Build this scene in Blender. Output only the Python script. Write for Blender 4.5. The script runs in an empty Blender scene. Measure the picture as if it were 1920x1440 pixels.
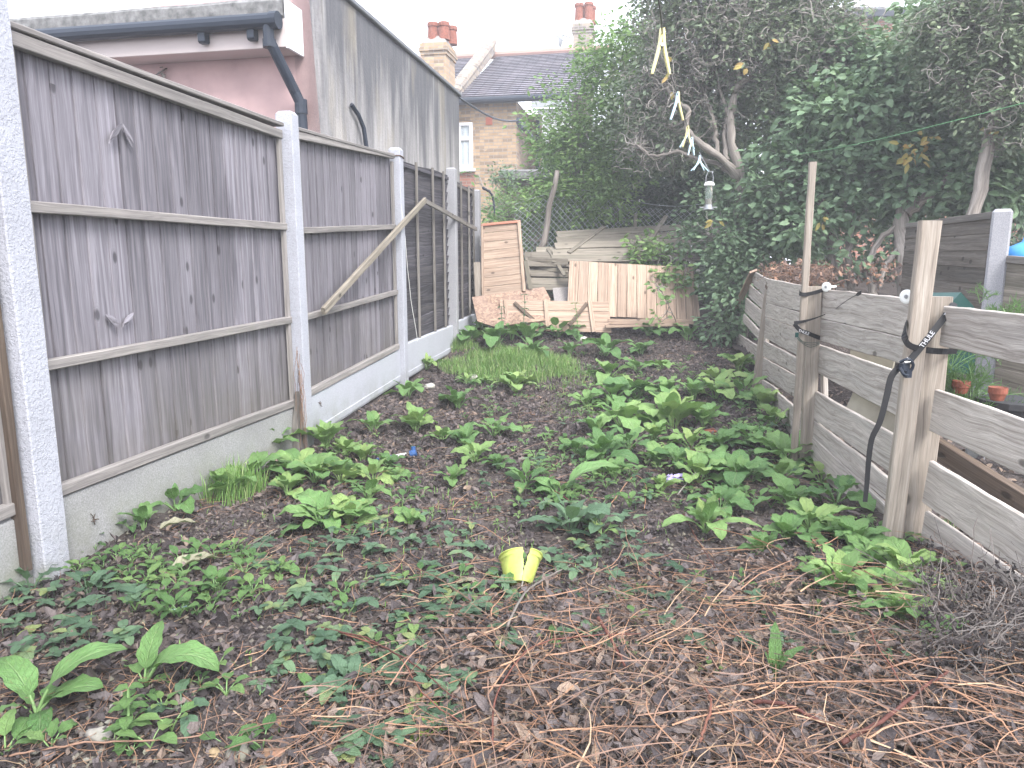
import bpy, math, random
import numpy as np
from mathutils import Vector, Matrix
random.seed(7); rng = np.random.default_rng(7)
S = bpy.context.scene
R = math.radians
# ---------------------------------------------------------------- camera
F = 1340.0; PITCH = math.atan(230 / F)
cam_d = bpy.data.cameras.new('camera'); cam = bpy.data.objects.new('camera', cam_d)
S.collection.objects.link(cam); S.camera = cam
cam.location = (0, 0, 1.5); cam.rotation_euler = (R(90) - PITCH, 0, 0)
cam_d.sensor_width = 36; cam_d.lens = 36 * F / 1920; cam_d.clip_start = .05; cam_d.clip_end = 500
# ---------------------------------------------------------------- light
w = bpy.data.worlds.new('World'); S.world = w; w.use_nodes = True
nt = w.node_tree; bg = nt.nodes['Background']
sky = nt.nodes.new('ShaderNodeTexSky'); sky.sky_type = 'NISHITA'; sky.sun_disc = False
sky.sun_elevation = R(48); sky.sun_rotation = R(150); sky.dust_density = 4; sky.air_density = 1.2
mx = nt.nodes.new('ShaderNodeMix'); mx.data_type = 'RGBA'; mx.inputs[0].default_value = .68
nt.links.new(sky.outputs[0], mx.inputs[6]); mx.inputs[7].default_value = (9.5, 9.8, 10.7, 1)   # flat white cloud cover over the sky
nt.links.new(mx.outputs[2], bg.inputs[0]); bg.inputs[1].default_value = .13
sl = bpy.data.lights.new('sun', 'SUN'); sl.energy = 1.9; sl.angle = R(22); sl.color = (1, .985, .96)
so = bpy.data.objects.new('sun', sl); S.collection.objects.link(so)
# light travels away from the sun direction (azimuth measured like the sky texture's rotation)
az, el = R(150), R(48)
sd = Vector((math.sin(az) * math.cos(el), math.cos(az) * math.cos(el), math.sin(el)))
so.rotation_euler = sd.to_track_quat('Z', 'Y').to_euler()
S.view_settings.view_transform = 'Standard'; S.view_settings.look = 'None'
S.view_settings.exposure = 1.58; S.view_settings.gamma = 1
S.cycles.max_bounces = 8; S.cycles.transparent_max_bounces = 8
# ---------------------------------------------------------------- helpers
def build_haze():
    V = [(x, y, z) for z in (-1., 11.) for y in (-32., 93.) for x in (-63., 63.)]
    me = bpy.data.meshes.new('haze'); me.from_pydata(V, [], [(0, 2, 3, 1), (4, 5, 7, 6), (0, 1, 5, 4), (2, 6, 7, 3), (0, 4, 6, 2), (1, 3, 7, 5)])
    m_ = bpy.data.materials.new('haze'); m_.use_nodes = True; t = m_.node_tree; t.nodes.remove(t.nodes['Principled BSDF'])
    v = t.nodes.new('ShaderNodeVolumePrincipled'); v.inputs['Density'].default_value = HAZE; v.inputs['Color'].default_value = (.93, .95, 1, 1)
    t.links.new(v.outputs[0], t.nodes['Material Output'].inputs['Volume']); me.materials.append(m_)
    o = bpy.data.objects.new('haze', me); S.collection.objects.link(o); o['kind'] = 'stuff'; o['label'] = 'thin pale haze in the air'
HAZE = .0065
def ray(px, py):
    cx = (px - 960) / F; cy = (720 - py) / F
    return np.array([cx, math.cos(PITCH) + cy * math.sin(PITCH), cy * math.cos(PITCH) - math.sin(PITCH)])
CAM = np.array([0, 0, 1.5])
def P(px, py, Y):
    d = ray(px, py); return CAM + d * (Y / d[1])
def gz(x, y):
    x = np.asarray(x, float); y = np.asarray(y, float)
    z = np.interp(y, [0, 1.5, 2.8, 4, 5.2, 6.2, 7.2, 8.2, 9.2, 10.2, 11.5, 14, 60], [.20, .235, .24, .215, .205, .225, .28, .375, .515, .60, .66, .7, .7])
    z = z + .03 * np.sin(x * 2.3 + 1) * np.sin(y * 1.7) + .018 * np.sin(x * 5.1 + y * 3.3) + .012 * np.sin(x * 9 - y * 7.7)
    return z + .5 * np.clip((x - 2.6 - .0 * y) / 2.5, 0, 1) * np.clip((y - 5) / 3, 0, 1)
def G(px, py):
    d = ray(px, py); t = 1.3 / -d[2]
    for _ in range(30):
        p = CAM + d * t; t += (float(gz(p[0], p[1])) - p[2]) / d[2] * .7
    return CAM + d * t
def link(o, parent=None):
    S.collection.objects.link(o)
    if parent is not None: o.parent = parent
    return o
def tag(o, label=None, cat=None, group=None, kind=None):
    if label: o['label'] = label
    if cat: o['category'] = cat
    if group: o['group'] = group
    if kind: o['kind'] = kind
    return o
def thing(name, loc, label, cat, group=None):
    o = bpy.data.objects.new(name, None); o.empty_display_size = .1; o.location = [float(c) for c in loc]; link(o)
    return tag(o, label, cat, group)
def org(o):
    p = np.zeros(3)
    while o is not None: p = p + np.array(o.location[:]); o = o.parent
    return p
def nrm(v):
    v = np.asarray(v, float); return v / (np.linalg.norm(v) + 1e-12)
class MB:
    def __init__(s): s.v = []; s.q = []; s.t = []; s.g = []; s.r = []; s.n = 0
    def add(s, v, q=None, t=None, g=None, r=None):
        v = np.asarray(v, float).reshape(-1, 3); m = len(v)
        s.v.append(v)
        if q is not None and len(q): s.q.append(np.asarray(q, np.int64).reshape(-1, 4) + s.n)
        if t is not None and len(t): s.t.append(np.asarray(t, np.int64).reshape(-1, 3) + s.n)
        s.g.append(v if g is None else np.asarray(g, float).reshape(-1, 3))
        s.r.append(np.full(m, random.random()) if r is None else (np.full(m, r) if np.ndim(r) == 0 else np.asarray(r)))
        s.n += m
    def build(s, name, mat, parent=None, origin=None, smooth=False, pos=None):
        v = np.concatenate(s.v)
        if parent is not None: o0 = org(parent) if pos is None else org(parent)
        elif origin is not None: o0 = np.asarray(origin, float)
        else: o0 = np.zeros(3)
        loc = np.zeros(3)
        if pos is not None: loc = np.asarray(pos, float) - o0
        v = v - o0 - loc
        q = np.concatenate(s.q) if s.q else np.zeros((0, 4), np.int64)
        t = np.concatenate(s.t) if s.t else np.zeros((0, 3), np.int64)
        me = bpy.data.meshes.new(name)
        me.vertices.add(len(v)); me.vertices.foreach_set('co', v.astype(np.float32).ravel())
        nl = q.size + t.size; me.loops.add(nl)
        me.loops.foreach_set('vertex_index', np.concatenate([q.ravel(), t.ravel()]).astype(np.int32))
        me.polygons.add(len(q) + len(t))
        me.polygons.foreach_set('loop_start', np.concatenate([np.arange(len(q)) * 4, q.size + np.arange(len(t)) * 3]).astype(np.int32))
        a = me.attributes.new('gco', 'FLOAT_VECTOR', 'POINT'); a.data.foreach_set('vector', np.concatenate(s.g).astype(np.float32).ravel())
        a = me.attributes.new('var', 'FLOAT', 'POINT'); a.data.foreach_set('value', np.concatenate(s.r).astype(np.float32))
        me.update(calc_edges=True); me.validate()
        me.polygons.foreach_set('use_smooth', np.full(len(me.polygons), bool(smooth)))
        me.materials.append(M[mat] if isinstance(mat, str) else mat)
        o = bpy.data.objects.new(name, me)
        if parent is None: o.location = [float(c) for c in o0]
        if pos is not None: o.location = [float(c) for c in (loc if parent is not None else pos)]
        return link(o, parent)
def sweep(mb, pts, wdir, w, t, ch=.003, jit=0., r=None, cap=True, off=None):
    """chamfered rectangular section swept along pts; w,t full width and thickness (may be per-point)"""
    pts = np.asarray(pts, float); n = len(pts); wd = np.asarray(wdir, float)
    if wd.ndim == 1: wd = np.repeat(wd[None], n, 0)
    w = np.broadcast_to(w, (n,)); t = np.broadcast_to(t, (n,))
    tg = np.gradient(pts, axis=0); tg /= np.linalg.norm(tg, axis=1)[:, None] + 1e-12
    wd = wd - (wd * tg).sum(1)[:, None] * tg; wd /= np.linalg.norm(wd, axis=1)[:, None] + 1e-12
    td = np.cross(tg, wd)
    L = np.concatenate([[0], np.cumsum(np.linalg.norm(np.diff(pts, axis=0), axis=1))])
    off = rng.random(3) * 40 if off is None else off
    V = []; Gc = []
    for i in range(n):
        a = w[i] / 2; b = t[i] / 2; c = min(ch, a * .4, b * .4)
        sec = [(-a + c, -b), (a - c, -b), (a, -b + c), (a, b - c), (a - c, b), (-a + c, b), (-a, b - c), (-a, -b + c)]
        j1, j2 = (np.random.RandomState(int(off[0] * 1000) + i).rand(2) - .5) * 2 * jit
        for k, (x, y) in enumerate(sec):
            x2 = x + (j1 if x > 0 else j2)
            V.append(pts[i] + wd[i] * x2 + td[i] * y); Gc.append((L[i] + off[0], x + off[1], y + off[2]))
    q = [(i * 8 + k, i * 8 + (k + 1) % 8, (i + 1) * 8 + (k + 1) % 8, (i + 1) * 8 + k) for i in range(n - 1) for k in range(8)]
    if cap:
        for b, fl in ((0, 1), ((n - 1) * 8, 0)):
            qs = [(0, 1, 2, 7), (7, 2, 3, 6), (6, 3, 4, 5)]
            q += [tuple(b + i for i in (x[::-1] if fl else x)) for x in qs]
    mb.add(V, q=q, g=Gc, r=r)
def plank(mb, a, b, wdir, w, t, seg=.25, jit=.0015, ch=.003, r=None, bow=0.):
    a = np.asarray(a, float); b = np.asarray(b, float); n = max(2, int(np.linalg.norm(b - a) / seg) + 1)
    s = np.linspace(0, 1, n)[:, None]
    pts = a * (1 - s) + b * s
    if bow:
        td = np.cross(nrm(b - a), nrm(wdir)); pts = pts + td * (np.sin(s * math.pi) * bow)
    sweep(mb, pts, wdir, w, t, ch, jit, r)
def box(mb, c, sx, sy, sz, rz=0., ch=.004, r=None):
    c = np.asarray(c, float); u = np.array([math.cos(rz), math.sin(rz), 0])
    a = c - [0, 0, sz / 2]; b = c + [0, 0, sz / 2]
    sweep(mb, [a, b], u, sx, sy, ch, 0, r)
def tube(mb, pts, rad, sides=6, r=None, cap=True):
    pts = np.asarray(pts, float); n = len(pts); rad = np.broadcast_to(rad, (n,))
    tg = np.gradient(pts, axis=0); tg /= np.linalg.norm(tg, axis=1)[:, None] + 1e-12
    ref = np.array([0, 0, 1.]) if abs(tg[0][2]) < .9 else np.array([1., 0, 0])
    u = np.cross(tg, ref); u /= np.linalg.norm(u, axis=1)[:, None] + 1e-9; v = np.cross(tg, u)
    an = np.arange(sides) / sides * 2 * math.pi
    ring = np.cos(an)[None, :, None] * u[:, None] + np.sin(an)[None, :, None] * v[:, None]
    V = pts[:, None] + ring * rad[:, None, None]
    L = np.concatenate([[0], np.cumsum(np.linalg.norm(np.diff(pts, axis=0), axis=1))]) + random.random() * 30
    Gc = np.stack([np.broadcast_to(L[:, None], (n, sides)), np.broadcast_to(np.cos(an) * .03, (n, sides)), np.broadcast_to(np.sin(an) * .03, (n, sides))], -1)
    i = np.arange(n - 1)[:, None]; k = np.arange(sides)[None]; k2 = (k + 1) % sides
    q = np.stack([i * sides + k, i * sides + k2, (i + 1) * sides + k2, (i + 1) * sides + k], -1).reshape(-1, 4)
    V = V.reshape(-1, 3); Gc = Gc.reshape(-1, 3); t = None
    if cap:
        V = np.concatenate([V, pts[:1], pts[-1:]]); Gc = np.concatenate([Gc, Gc[:1], Gc[-1:]])
        e = n * sides
        t = [(e, (k_ + 1) % sides, k_) for k_ in range(sides)] + [(e + 1, (n - 1) * sides + k_, (n - 1) * sides + (k_ + 1) % sides) for k_ in range(sides)]
    mb.add(V, q=q, t=t, g=Gc, r=r)
def wander(a, b, n=8, amp=.05, seed=None):
    """wiggly path a->b"""
    a = np.asarray(a, float); b = np.asarray(b, float); s = np.linspace(0, 1, n)[:, None]
    o = rng.normal(size=(n, 3)) * amp; o = np.cumsum(o, 0); o -= o[0] + (o[-1] - o[0]) * s
    return a * (1 - s) + b * s + o
def quad_sheet(mb, a, b, c, d, r=None):
    mb.add([a, b, c, d], q=[(0, 1, 2, 3)], r=r)
# ---- leaves
LT = np.array([(0, 0, 0), (.28, -.8, .3), (.28, .8, .3), (.65, -.72, .22), (.65, .72, .22), (1, 0, -.12), (.45, 0, .04)])
LTt = np.array([(0, 6, 1), (1, 6, 3), (3, 6, 5), (0, 2, 6), (2, 4, 6), (4, 5, 6)])
def leaves(mb, pos, ax, nm, L, W, crumple=0., var=None):
    N = len(pos); ax = ax / (np.linalg.norm(ax, axis=1)[:, None] + 1e-9)
    sd = np.cross(nm, ax); sd /= np.linalg.norm(sd, axis=1)[:, None] + 1e-9; nn = np.cross(ax, sd)
    T = np.repeat(LT[None], N, 0).copy()
    if crumple: T[:, :, 2] += rng.normal(size=(N, 7)) * crumple; T[:, :, 1] *= (.6 + .6 * rng.random((N, 7)))
    L = np.broadcast_to(L, (N,)); W = np.broadcast_to(W, (N,))
    V = pos[:, None] + ax[:, None] * (T[:, :, 0] * L[:, None])[..., None] + sd[:, None] * (T[:, :, 1] * W[:, None] / 2)[..., None] + nn[:, None] * (T[:, :, 2] * W[:, None] / 2)[..., None]
    var = rng.random(N) if var is None else var
    gg = np.zeros((N, 7, 3)); gg[:, :, 0] = LT[None, :, 1]; gg[:, :, 1] = LT[None, :, 0]; gg[:, :, 2] = var[:, None]
    t = (np.arange(N)[:, None, None] * 7 + LTt[None]).reshape(-1, 3)
    mb.add(V.reshape(-1, 3), t=t, g=gg.reshape(-1, 3), r=np.repeat(var, 7))
def big_leaf(mb, base, azi, L, W, e0, droop, fold=.25, wav=.06, roll=0., var=None, nv=9, kind='ovate', petiole=None, sw=0.):
    """one real leaf: curved blade on a stalk; e0 start elevation, droop total bend (radians)"""
    v = np.linspace(0, 1, nv)
    var = random.random() if var is None else var
    pts = [np.array(base, float)]; h = np.array([math.cos(azi), math.sin(azi), 0])
    if petiole:
        pl, pe = petiole; e = pe
        pp = [pts[0]]
        for i in range(3):
            pp.append(pp[-1] + (h * math.cos(e) + np.array([0, 0, 1]) * math.sin(e)) * pl / 3); e += (e0 - pe) / 3
        tube(mb, pp, np.linspace(L * .028 + .001, L * .015 + .001, 4), 4, r=var, cap=False)
        mb.g[-1] = np.zeros_like(mb.g[-1])
        pts = [pp[-1]]
    cur = pts[0]; C = [cur]; A = []
    for i in range(nv):
        e = e0 - droop * v[i] ** 1.2; az2 = azi + sw * v[i]
        t = np.array([math.cos(az2) * math.cos(e), math.sin(az2) * math.cos(e), math.sin(e)]); A.append(t)
        if i: cur = cur + t * (L / (nv - 1)); C.append(cur)
    if kind == 'ovate': prof = np.sin(math.pi * v ** .8) ** .62 * (1 - .1 * v)
    else: prof = np.sin(math.pi * v ** .9) ** .7
    prof[0] = .06; prof[-1] = .0
    us = np.array([-1, -.55, 0, .55, 1.]); V = []; Gc = []
    ph = random.random() * 6; ph2 = random.random() * 6
    for i in range(nv):
        t = A[i]; sd = nrm(np.cross(t, [0, 0, 1])); n_ = np.cross(sd, t)
        sd, n_ = sd * math.cos(roll) + n_ * math.sin(roll), n_ * math.cos(roll) - sd * math.sin(roll)
        for u in us:
            ww = W / 2 * prof[i] * (1 + .07 * math.sin(v[i] * 23 + ph))
            lift = abs(u) ** 1.3 * ww * fold * (1 - .5 * v[i]) + wav * W * abs(u) ** 1.5 * math.sin(v[i] * 17 + (ph if u > 0 else ph2)) * min(1, prof[i] * 1.5)
            if abs(u) == .55: lift += wav * .5 * W * math.sin(v[i] * 40)
            V.append(C[i] + sd * (u * ww) + n_ * lift); Gc.append((u, v[i], var))
    q = [(i * 5 + k, i * 5 + k + 1, (i + 1) * 5 + k + 1, (i + 1) * 5 + k) for i in range(nv - 1) for k in range(4)]
    mb.add(V, q=q, g=Gc, r=var)
# ---------------------------------------------------------------- materials
M = {}
class NT:
    def __init__(s, name):
        s.m = bpy.data.materials.new(name); s.m.use_nodes = True; s.t = s.m.node_tree; M[name] = s.m
        s.b = s.t.nodes['Principled BSDF']; s.b.inputs['Roughness'].default_value = .85
        s.b.inputs['Specular IOR Level'].default_value = .3
    def n(s, ty, _p=None, **k):
        x = s.t.nodes.new('ShaderNode' + ty)
        for a, b in (_p or {}).items(): setattr(x, a, b)
        for a, b in k.items():
            key = int(a[1:]) if a[0] == '_' else a.replace('_', ' ')
            s.set(x.inputs[key], b)
        return x
    def set(s, inp, val):
        if isinstance(val, bpy.types.NodeSocket): s.t.links.new(val, inp)
        elif isinstance(val, bpy.types.Node): s.t.links.new(val.outputs[0], inp)
        else: inp.default_value = val if not (isinstance(val, tuple) and len(val) == 3 and inp.type == 'RGBA') else val + (1,)
    def attr(s, name): return s.n('Attribute', dict(attribute_name=name))
    def vec(s): return s.attr('gco').outputs['Vector']
    def var(s): return s.attr('var').outputs['Fac']
    def mapp(s, v, sc, loc=(0, 0, 0)): return s.n('Mapping', Vector=v, Scale=sc, Location=loc).outputs[0]
    def noise(s, v, scale, det=4, rough=.6, dist=0): return s.n('TexNoise', Vector=v, Scale=float(scale), Detail=float(det), Roughness=rough, Distortion=float(dist)).outputs[0]
    def ramp(s, f, *st):
        x = s.n('ValToRGB', Fac=f); e = x.color_ramp.elements
        while len(e) < len(st): e.new(.5)
        for k, (p, c) in enumerate(st):
            e[k].position = p; e[k].color = (c, c, c, 1) if not isinstance(c, tuple) else c + (1,)
        return x.outputs[0]
    def mix(s, f, a, b, mode='MIX'):
        x = s.n('Mix', dict(data_type='RGBA', blend_type=mode)); s.set(x.inputs[0], f); s.set(x.inputs[6], a); s.set(x.inputs[7], b); return x.outputs[2]
    def math(s, op, a, b=0., c=0.):
        x = s.n('Math', dict(operation=op)); s.set(x.inputs[0], a); s.set(x.inputs[1], b); s.set(x.inputs[2], c); return x.outputs[0]
    def col(s, c): s.set(s.b.inputs['Base Color'], c)
    def bump(s, h, dist=.002, st=1.):
        x = s.n('Bump', Height=h, Distance=dist, Strength=st); s.set(s.b.inputs['Normal'], x.outputs[0]); return x
    def obj(s): return s.n('TexCoord').outputs['Object']
    def geo(s): return s.n('NewGeometry').outputs['Position']
def wood(name, c_dark, c_mid, c_light, knots=.5, stain=(.05, .05, .05), stain_amt=.35, varamt=.35, algae=0., bump=.0015, ring=1., fine=.42):
    m = NT(name); v = m.vec()
    warp = m.n('VectorMath', dict(operation='ADD'), _0=v, _1=m.n('VectorMath', dict(operation='SCALE'), _0=m.n('TexNoise', Vector=m.mapp(v, (1.5, 4, 4)), Scale=1.5, Detail=2.).outputs[1], Scale=.035 * ring).outputs[0]).outputs[0]
    g1 = m.noise(m.mapp(warp, (1.2, 55, 55)), 1, 5, .65)
    g2 = m.noise(m.mapp(warp, (5, 230, 230)), 1, 3, .6)
    c = m.ramp(g1, (.3, c_dark), (.5, c_mid), (.72, c_light))
    c = m.mix(.45, c, m.ramp(g2, (.3, fine), (.65, 1.08)), 'MULTIPLY')
    vv = m.ramp(m.var(), (0, 1 - varamt), (1, 1 + varamt * .6)); c = m.mix(1., c, vv, 'MULTIPLY')
    # stains running along the grain
    st = m.ramp(m.noise(m.mapp(v, (.9, 14, 14)), 1, 4, .6), (.5, 0.), (.68, 1.))
    c = m.mix(m.math('MULTIPLY', st, stain_amt), c, stain)
    h = m.math('ADD', m.math('MULTIPLY', g1, .6), m.math('MULTIPLY', g2, .5))
    if knots:
        vo = m.n('TexVoronoi', dict(voronoi_dimensions='2D'), Vector=m.mapp(v, (6., 11., 11.)), Scale=1.)
        d = vo.outputs['Distance']; sel = m.math('GREATER_THAN', m.n('SeparateColor', _0=vo.outputs['Color']).outputs[0], 1 - knots)
        kn = m.math('MULTIPLY', m.ramp(d, (.10, 1.), (.2, 0.)), sel)
        rg = m.math('MULTIPLY', m.ramp(m.math('SINE', m.math('MULTIPLY', d, 60.)), (.3, 0.), (.9, 1.)), m.math('MULTIPLY', m.ramp(d, (.12, 1.), (.42, 0.)), sel))
        c = m.mix(m.math('MULTIPLY', rg, .3), c, c_dark); c = m.mix(m.math('MULTIPLY', kn, .8), c, tuple(x * .35 for x in c_dark))
        h = m.math('SUBTRACT', h, m.math('MULTIPLY', kn, .9))
    if algae:
        z = m.n('SeparateXYZ', _0=m.geo()).outputs[2]
        a = m.math('MULTIPLY', m.ramp(z, (.4 / 3, 1.), (1.3 / 3, 0.)), m.ramp(m.noise(m.geo(), 2.2, 4), (.35, 0.), (.65, 1.)))
        z3 = m.math('DIVIDE', z, 3.)
        a = m.math('MULTIPLY', m.ramp(z3, (.15, 1.), (.42, 0.)), m.ramp(m.noise(m.geo(), 2.2, 4), (.35, .2), (.65, 1.)))
        c = m.mix(m.math('MULTIPLY', a, algae), c, (.11, .10, .07))
    m.col(c); m.bump(h, bump, .9); return m
wood('grey_board', (.12, .111, .128), (.20, .188, .213), (.298, .282, .315), knots=.075, stain=(.06, .055, .066), stain_amt=.75, varamt=.3, algae=.6, bump=.0015, fine=.6)
wood('grey_rail', (.165, .152, .148), (.26, .24, .23), (.355, .33, .31), knots=.04, stain=(.1, .1, .09), stain_amt=.35, varamt=.2)
wood('dark_board', (.035, .033, .045), (.075, .07, .085), (.17, .16, .18), knots=.04, stain=(.22, .2, .2), stain_amt=.25, varamt=.4, algae=.15)
wood('dark_batten', (.11, .10, .09), (.18, .165, .15), (.26, .24, .22), knots=.1)
wood('pale_board', (.255, .222, .195), (.455, .408, .368), (.625, .575, .53), knots=.07, stain=(.24, .225, .21), stain_amt=.45, varamt=.14, fine=.5, bump=.004, ring=2.5)
wood('post_wood', (.22, .185, .155), (.335, .29, .245), (.44, .395, .345), knots=.07, stain=(.17, .13, .1), stain_amt=.3, varamt=.15, bump=.002)
wood('new_board', (.24, .165, .125), (.40, .295, .225), (.51, .40, .315), knots=.09, stain=(.2, .16, .13), stain_amt=.5, varamt=.17)
wood('old_board', (.10, .088, .072), (.21, .185, .15), (.32, .285, .24), knots=.07, stain=(.13, .125, .09), stain_amt=.5, varamt=.35)
wood('red_batten', (.35, .13, .09), (.5, .22, .15), (.6, .3, .22), knots=.1)
wood('brown_wood', (.055, .038, .028), (.11, .08, .06), (.19, .145, .11), knots=.1)
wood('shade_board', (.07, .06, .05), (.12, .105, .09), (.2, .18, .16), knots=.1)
wood('bark', (.12, .10, .088), (.25, .22, .195), (.42, .38, .34), knots=0, varamt=.3, bump=.006)
wood('twig_bark', (.16, .145, .13), (.30, .275, .25), (.46, .43, .38), knots=0, varamt=.55)
def leafmat(name, stops, vein=(.2, .28, .1), veinamt=.35, rough=.45, trans=.25, tcol=(.16, .3, .04), spot=0., cr=.003):
    m = NT(name); s = m.n('SeparateXYZ', _0=m.vec()); u = m.math('ABSOLUTE', s.outputs[0]); v = s.outputs[1]
    c = m.ramp(m.var(), *stops)
    c = m.mix(.35, c, m.ramp(m.noise(m.geo(), 30, 3), (.3, .45), (.7, 1.)), 'MULTIPLY')
    mid = m.ramp(u, (.03, 1.), (.09, 0.))
    sv = m.ramp(m.math('SINE', m.math('MULTIPLY', m.math('SUBTRACT', v, m.math('MULTIPLY', u, .22)), 48.)), (.82, 0.), (.98, 1.))
    ve = m.math('MAXIMUM', mid, m.math('MULTIPLY', sv, .6))
    c = m.mix(m.math('MULTIPLY', ve, veinamt), c, vein)
    if spot:
        sp = m.ramp(m.noise(m.vec(), 9, 3), (.6, 0.), (.68, 1.)); c = m.mix(m.math('MULTIPLY', sp, spot), c, (.2, .13, .06))
    m.col(c); m.set(m.b.inputs['Roughness'], rough); m.b.inputs['Specular IOR Level'].default_value = .35
    bn = m.math('ADD', m.math('MULTIPLY', ve, -1.), m.math('MULTIPLY', m.noise(m.vec(), 9, 3), 2.)); m.bump(bn, cr, .9)
    tr = m.n('BsdfTranslucent', Color=m.mix(.5, c, tcol)); mxs = m.n('MixShader', _0=trans, _1=m.b.outputs[0], _2=tr)
    m.t.links.new(mxs.outputs[0], m.t.nodes['Material Output'].inputs[0]); return m
leafmat('leaf_fresh', ((0., (.08, .185, .06)), (.5, (.17, .32, .105)), (.85, (.27, .42, .14)), (1., (.34, .47, .16))), vein=(.3, .42, .2), tcol=(.2, .42, .06), trans=.22, spot=.3, cr=.006)
leafmat('leaf_low_dark', ((0., (.06, .12, .07)), (.5, (.12, .21, .125)), (.85, (.19, .30, .16)), (1., (.30, .36, .14))), vein=(.15, .22, .13))
leafmat('leaf_lime', ((0., (.15, .3, .05)), (1., (.36, .52, .1))), tcol=(.3, .5, .05))
leafmat('leaf_spotted', ((0., (.3, .3, .2)), (1., (.38, .36, .26))), spot=.5, vein=(.12, .16, .06))
leafmat('leaf_tree_dark', ((0., (.09, .15, .09)), (.5, (.17, .265, .155)), (.9, (.27, .38, .22)), (1., (.35, .42, .21))), veinamt=.15, trans=.2)
leafmat('leaf_tree_grey', ((0., (.12, .16, .105)), (.5, (.22, .285, .18)), (.9, (.33, .40, .24)), (1., (.42, .43, .23))), veinamt=.1, trans=.2, tcol=(.14, .18, .07))
leafmat('leaf_tree_bright', ((0., (.13, .23, .09)), (.5, (.23, .37, .13)), (.9, (.34, .48, .17)), (1., (.45, .48, .17))), veinamt=.15, trans=.3)
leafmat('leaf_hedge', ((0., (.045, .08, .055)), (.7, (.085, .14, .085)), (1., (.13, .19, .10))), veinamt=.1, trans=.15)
leafmat('leaf_yellow', ((0., (.36, .33, .09)), (.6, (.45, .36, .11)), (1., (.38, .2, .08))), vein=(.5, .4, .2), tcol=(.6, .4, .1))
leafmat('grass', ((0., (.13, .26, .07)), (.6, (.22, .38, .11)), (1., (.38, .42, .2))), veinamt=0, tcol=(.2, .4, .06))
leafmat('dead_leaf', ((0., (.025, .02, .022)), (.3, (.075, .062, .065)), (.55, (.175, .15, .152)), (.8, (.28, .22, .19)), (1., (.38, .28, .21))), vein=(.1, .08, .07), rough=.8, trans=.08, tcol=(.3, .2, .1))
def simple(name, c, rough=.6, spec=.4, nscale=0, namt=.2, bump=0., metal=0.):
    m = NT(name)
    cc = c
    if nscale:
        n_ = m.noise(m.geo(), nscale, 5); cc = m.mix(namt, c, m.ramp(n_, (.3, .25), (.7, 1.2)), 'MULTIPLY')
        if bump: m.bump(n_, bump)
    m.col(cc); m.b.inputs['Roughness'].default_value = rough; m.b.inputs['Specular IOR Level'].default_value = spec; m.b.inputs['Metallic'].default_value = metal; return m
def straw(name, stops):
    m = NT(name); c = m.ramp(m.var(), *stops); c = m.mix(.4, c, m.ramp(m.noise(m.geo(), 60, 3), (.3, .4), (.7, 1.1)), 'MULTIPLY'); m.col(c); m.b.inputs['Roughness'].default_value = .7
straw('straw', ((0., (.08, .06, .055)), (.35, (.22, .14, .105)), (.7, (.34, .185, .11)), (1., (.38, .27, .175))))
straw('grey_straw', ((0., (.09, .08, .075)), (.5, (.2, .175, .16)), (1., (.33, .29, .26))))
straw('cane_red', ((0., (.085, .032, .026)), (.5, (.14, .052, .038)), (1., (.2, .09, .058))))
def concrete(name, c, fine=220, amt=.35, bump=.0015, dirt=.3, pit=0.):
    m = NT(name); p = m.geo(); n1 = m.noise(p, fine, 3); n2 = m.noise(p, 3.5, 5)
    cc = m.mix(amt, c, m.ramp(n1, (.35, .45), (.65, 1.25)), 'MULTIPLY')
    cc = m.mix(m.math('MULTIPLY', m.ramp(n2, (.45, 0.), (.75, 1.)), dirt), cc, tuple(x * .45 for x in c))
    z = m.math('DIVIDE', m.n('SeparateXYZ', _0=p).outputs[2], 3.)
    a = m.math('MULTIPLY', m.ramp(z, (.07, 1.), (.17, 0.)), m.ramp(m.noise(p, 6, 4), (.35, 0.), (.62, 1.)))
    cc = m.mix(m.math('MULTIPLY', a, .6), cc, (.16, .17, .10))
    h = n1
    if pit:
        vo = m.noise(p, 75, 2, .5, .4); h = m.math('ADD', m.math('MULTIPLY', m.ramp(vo, (.5, 0.), (.58, 1.)), pit), n1)
        cc = m.mix(m.math('MULTIPLY', m.ramp(vo, (.52, 0.), (.6, 1.)), .25), cc, tuple(x * .6 for x in c))
    m.col(cc); m.bump(h, bump); return m
concrete('post_concrete', (.40, .41, .46), pit=.6, bump=.002)
concrete('post_concrete_plain', (.31, .31, .33), fine=160)
concrete('board_concrete', (.42, .435, .48), fine=180, dirt=.15)
concrete('board_concrete_grey', (.30, .30, .30), fine=140, amt=.5, dirt=.35)
concrete('crumb', (.17, .145, .135), fine=60, dirt=.5); concrete('stone_grey', (.27, .25, .24), fine=60, dirt=.4, bump=.004); concrete('stone_brown', (.36, .25, .15), fine=50, bump=.004); concrete('brick_lump', (.30, .13, .09), fine=60, bump=.004); concrete('stone_white', (.42, .4, .38), fine=60)
simple('pink_paint', (.52, .365, .36), .9, .2, 2.5, .3); simple('cream_paint', (.50, .44, .43), .7); simple('white_upvc', (.72, .74, .78), .4)
simple('black_plastic', (.02, .027, .042), .5, .3); simple('roof_felt', (.2, .2, .2), .95, .1, 14, .8, .004)
simple('terracotta', (.26, .09, .06), .85, .2, 30, .7, .002); simple('strap_black', (.012, .012, .014), .6, .3); simple('strap_text', (.5, .5, .52), .6)
simple('yellow_plastic', (.47, .54, .13), .45, .4, 22, .5); simple('peg_yellow', (.68, .62, .3), .45); simple('peg_blue', (.5, .68, .75), .45); simple('metal', (.35, .36, .37), .4, .5, metal=.8)
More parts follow.
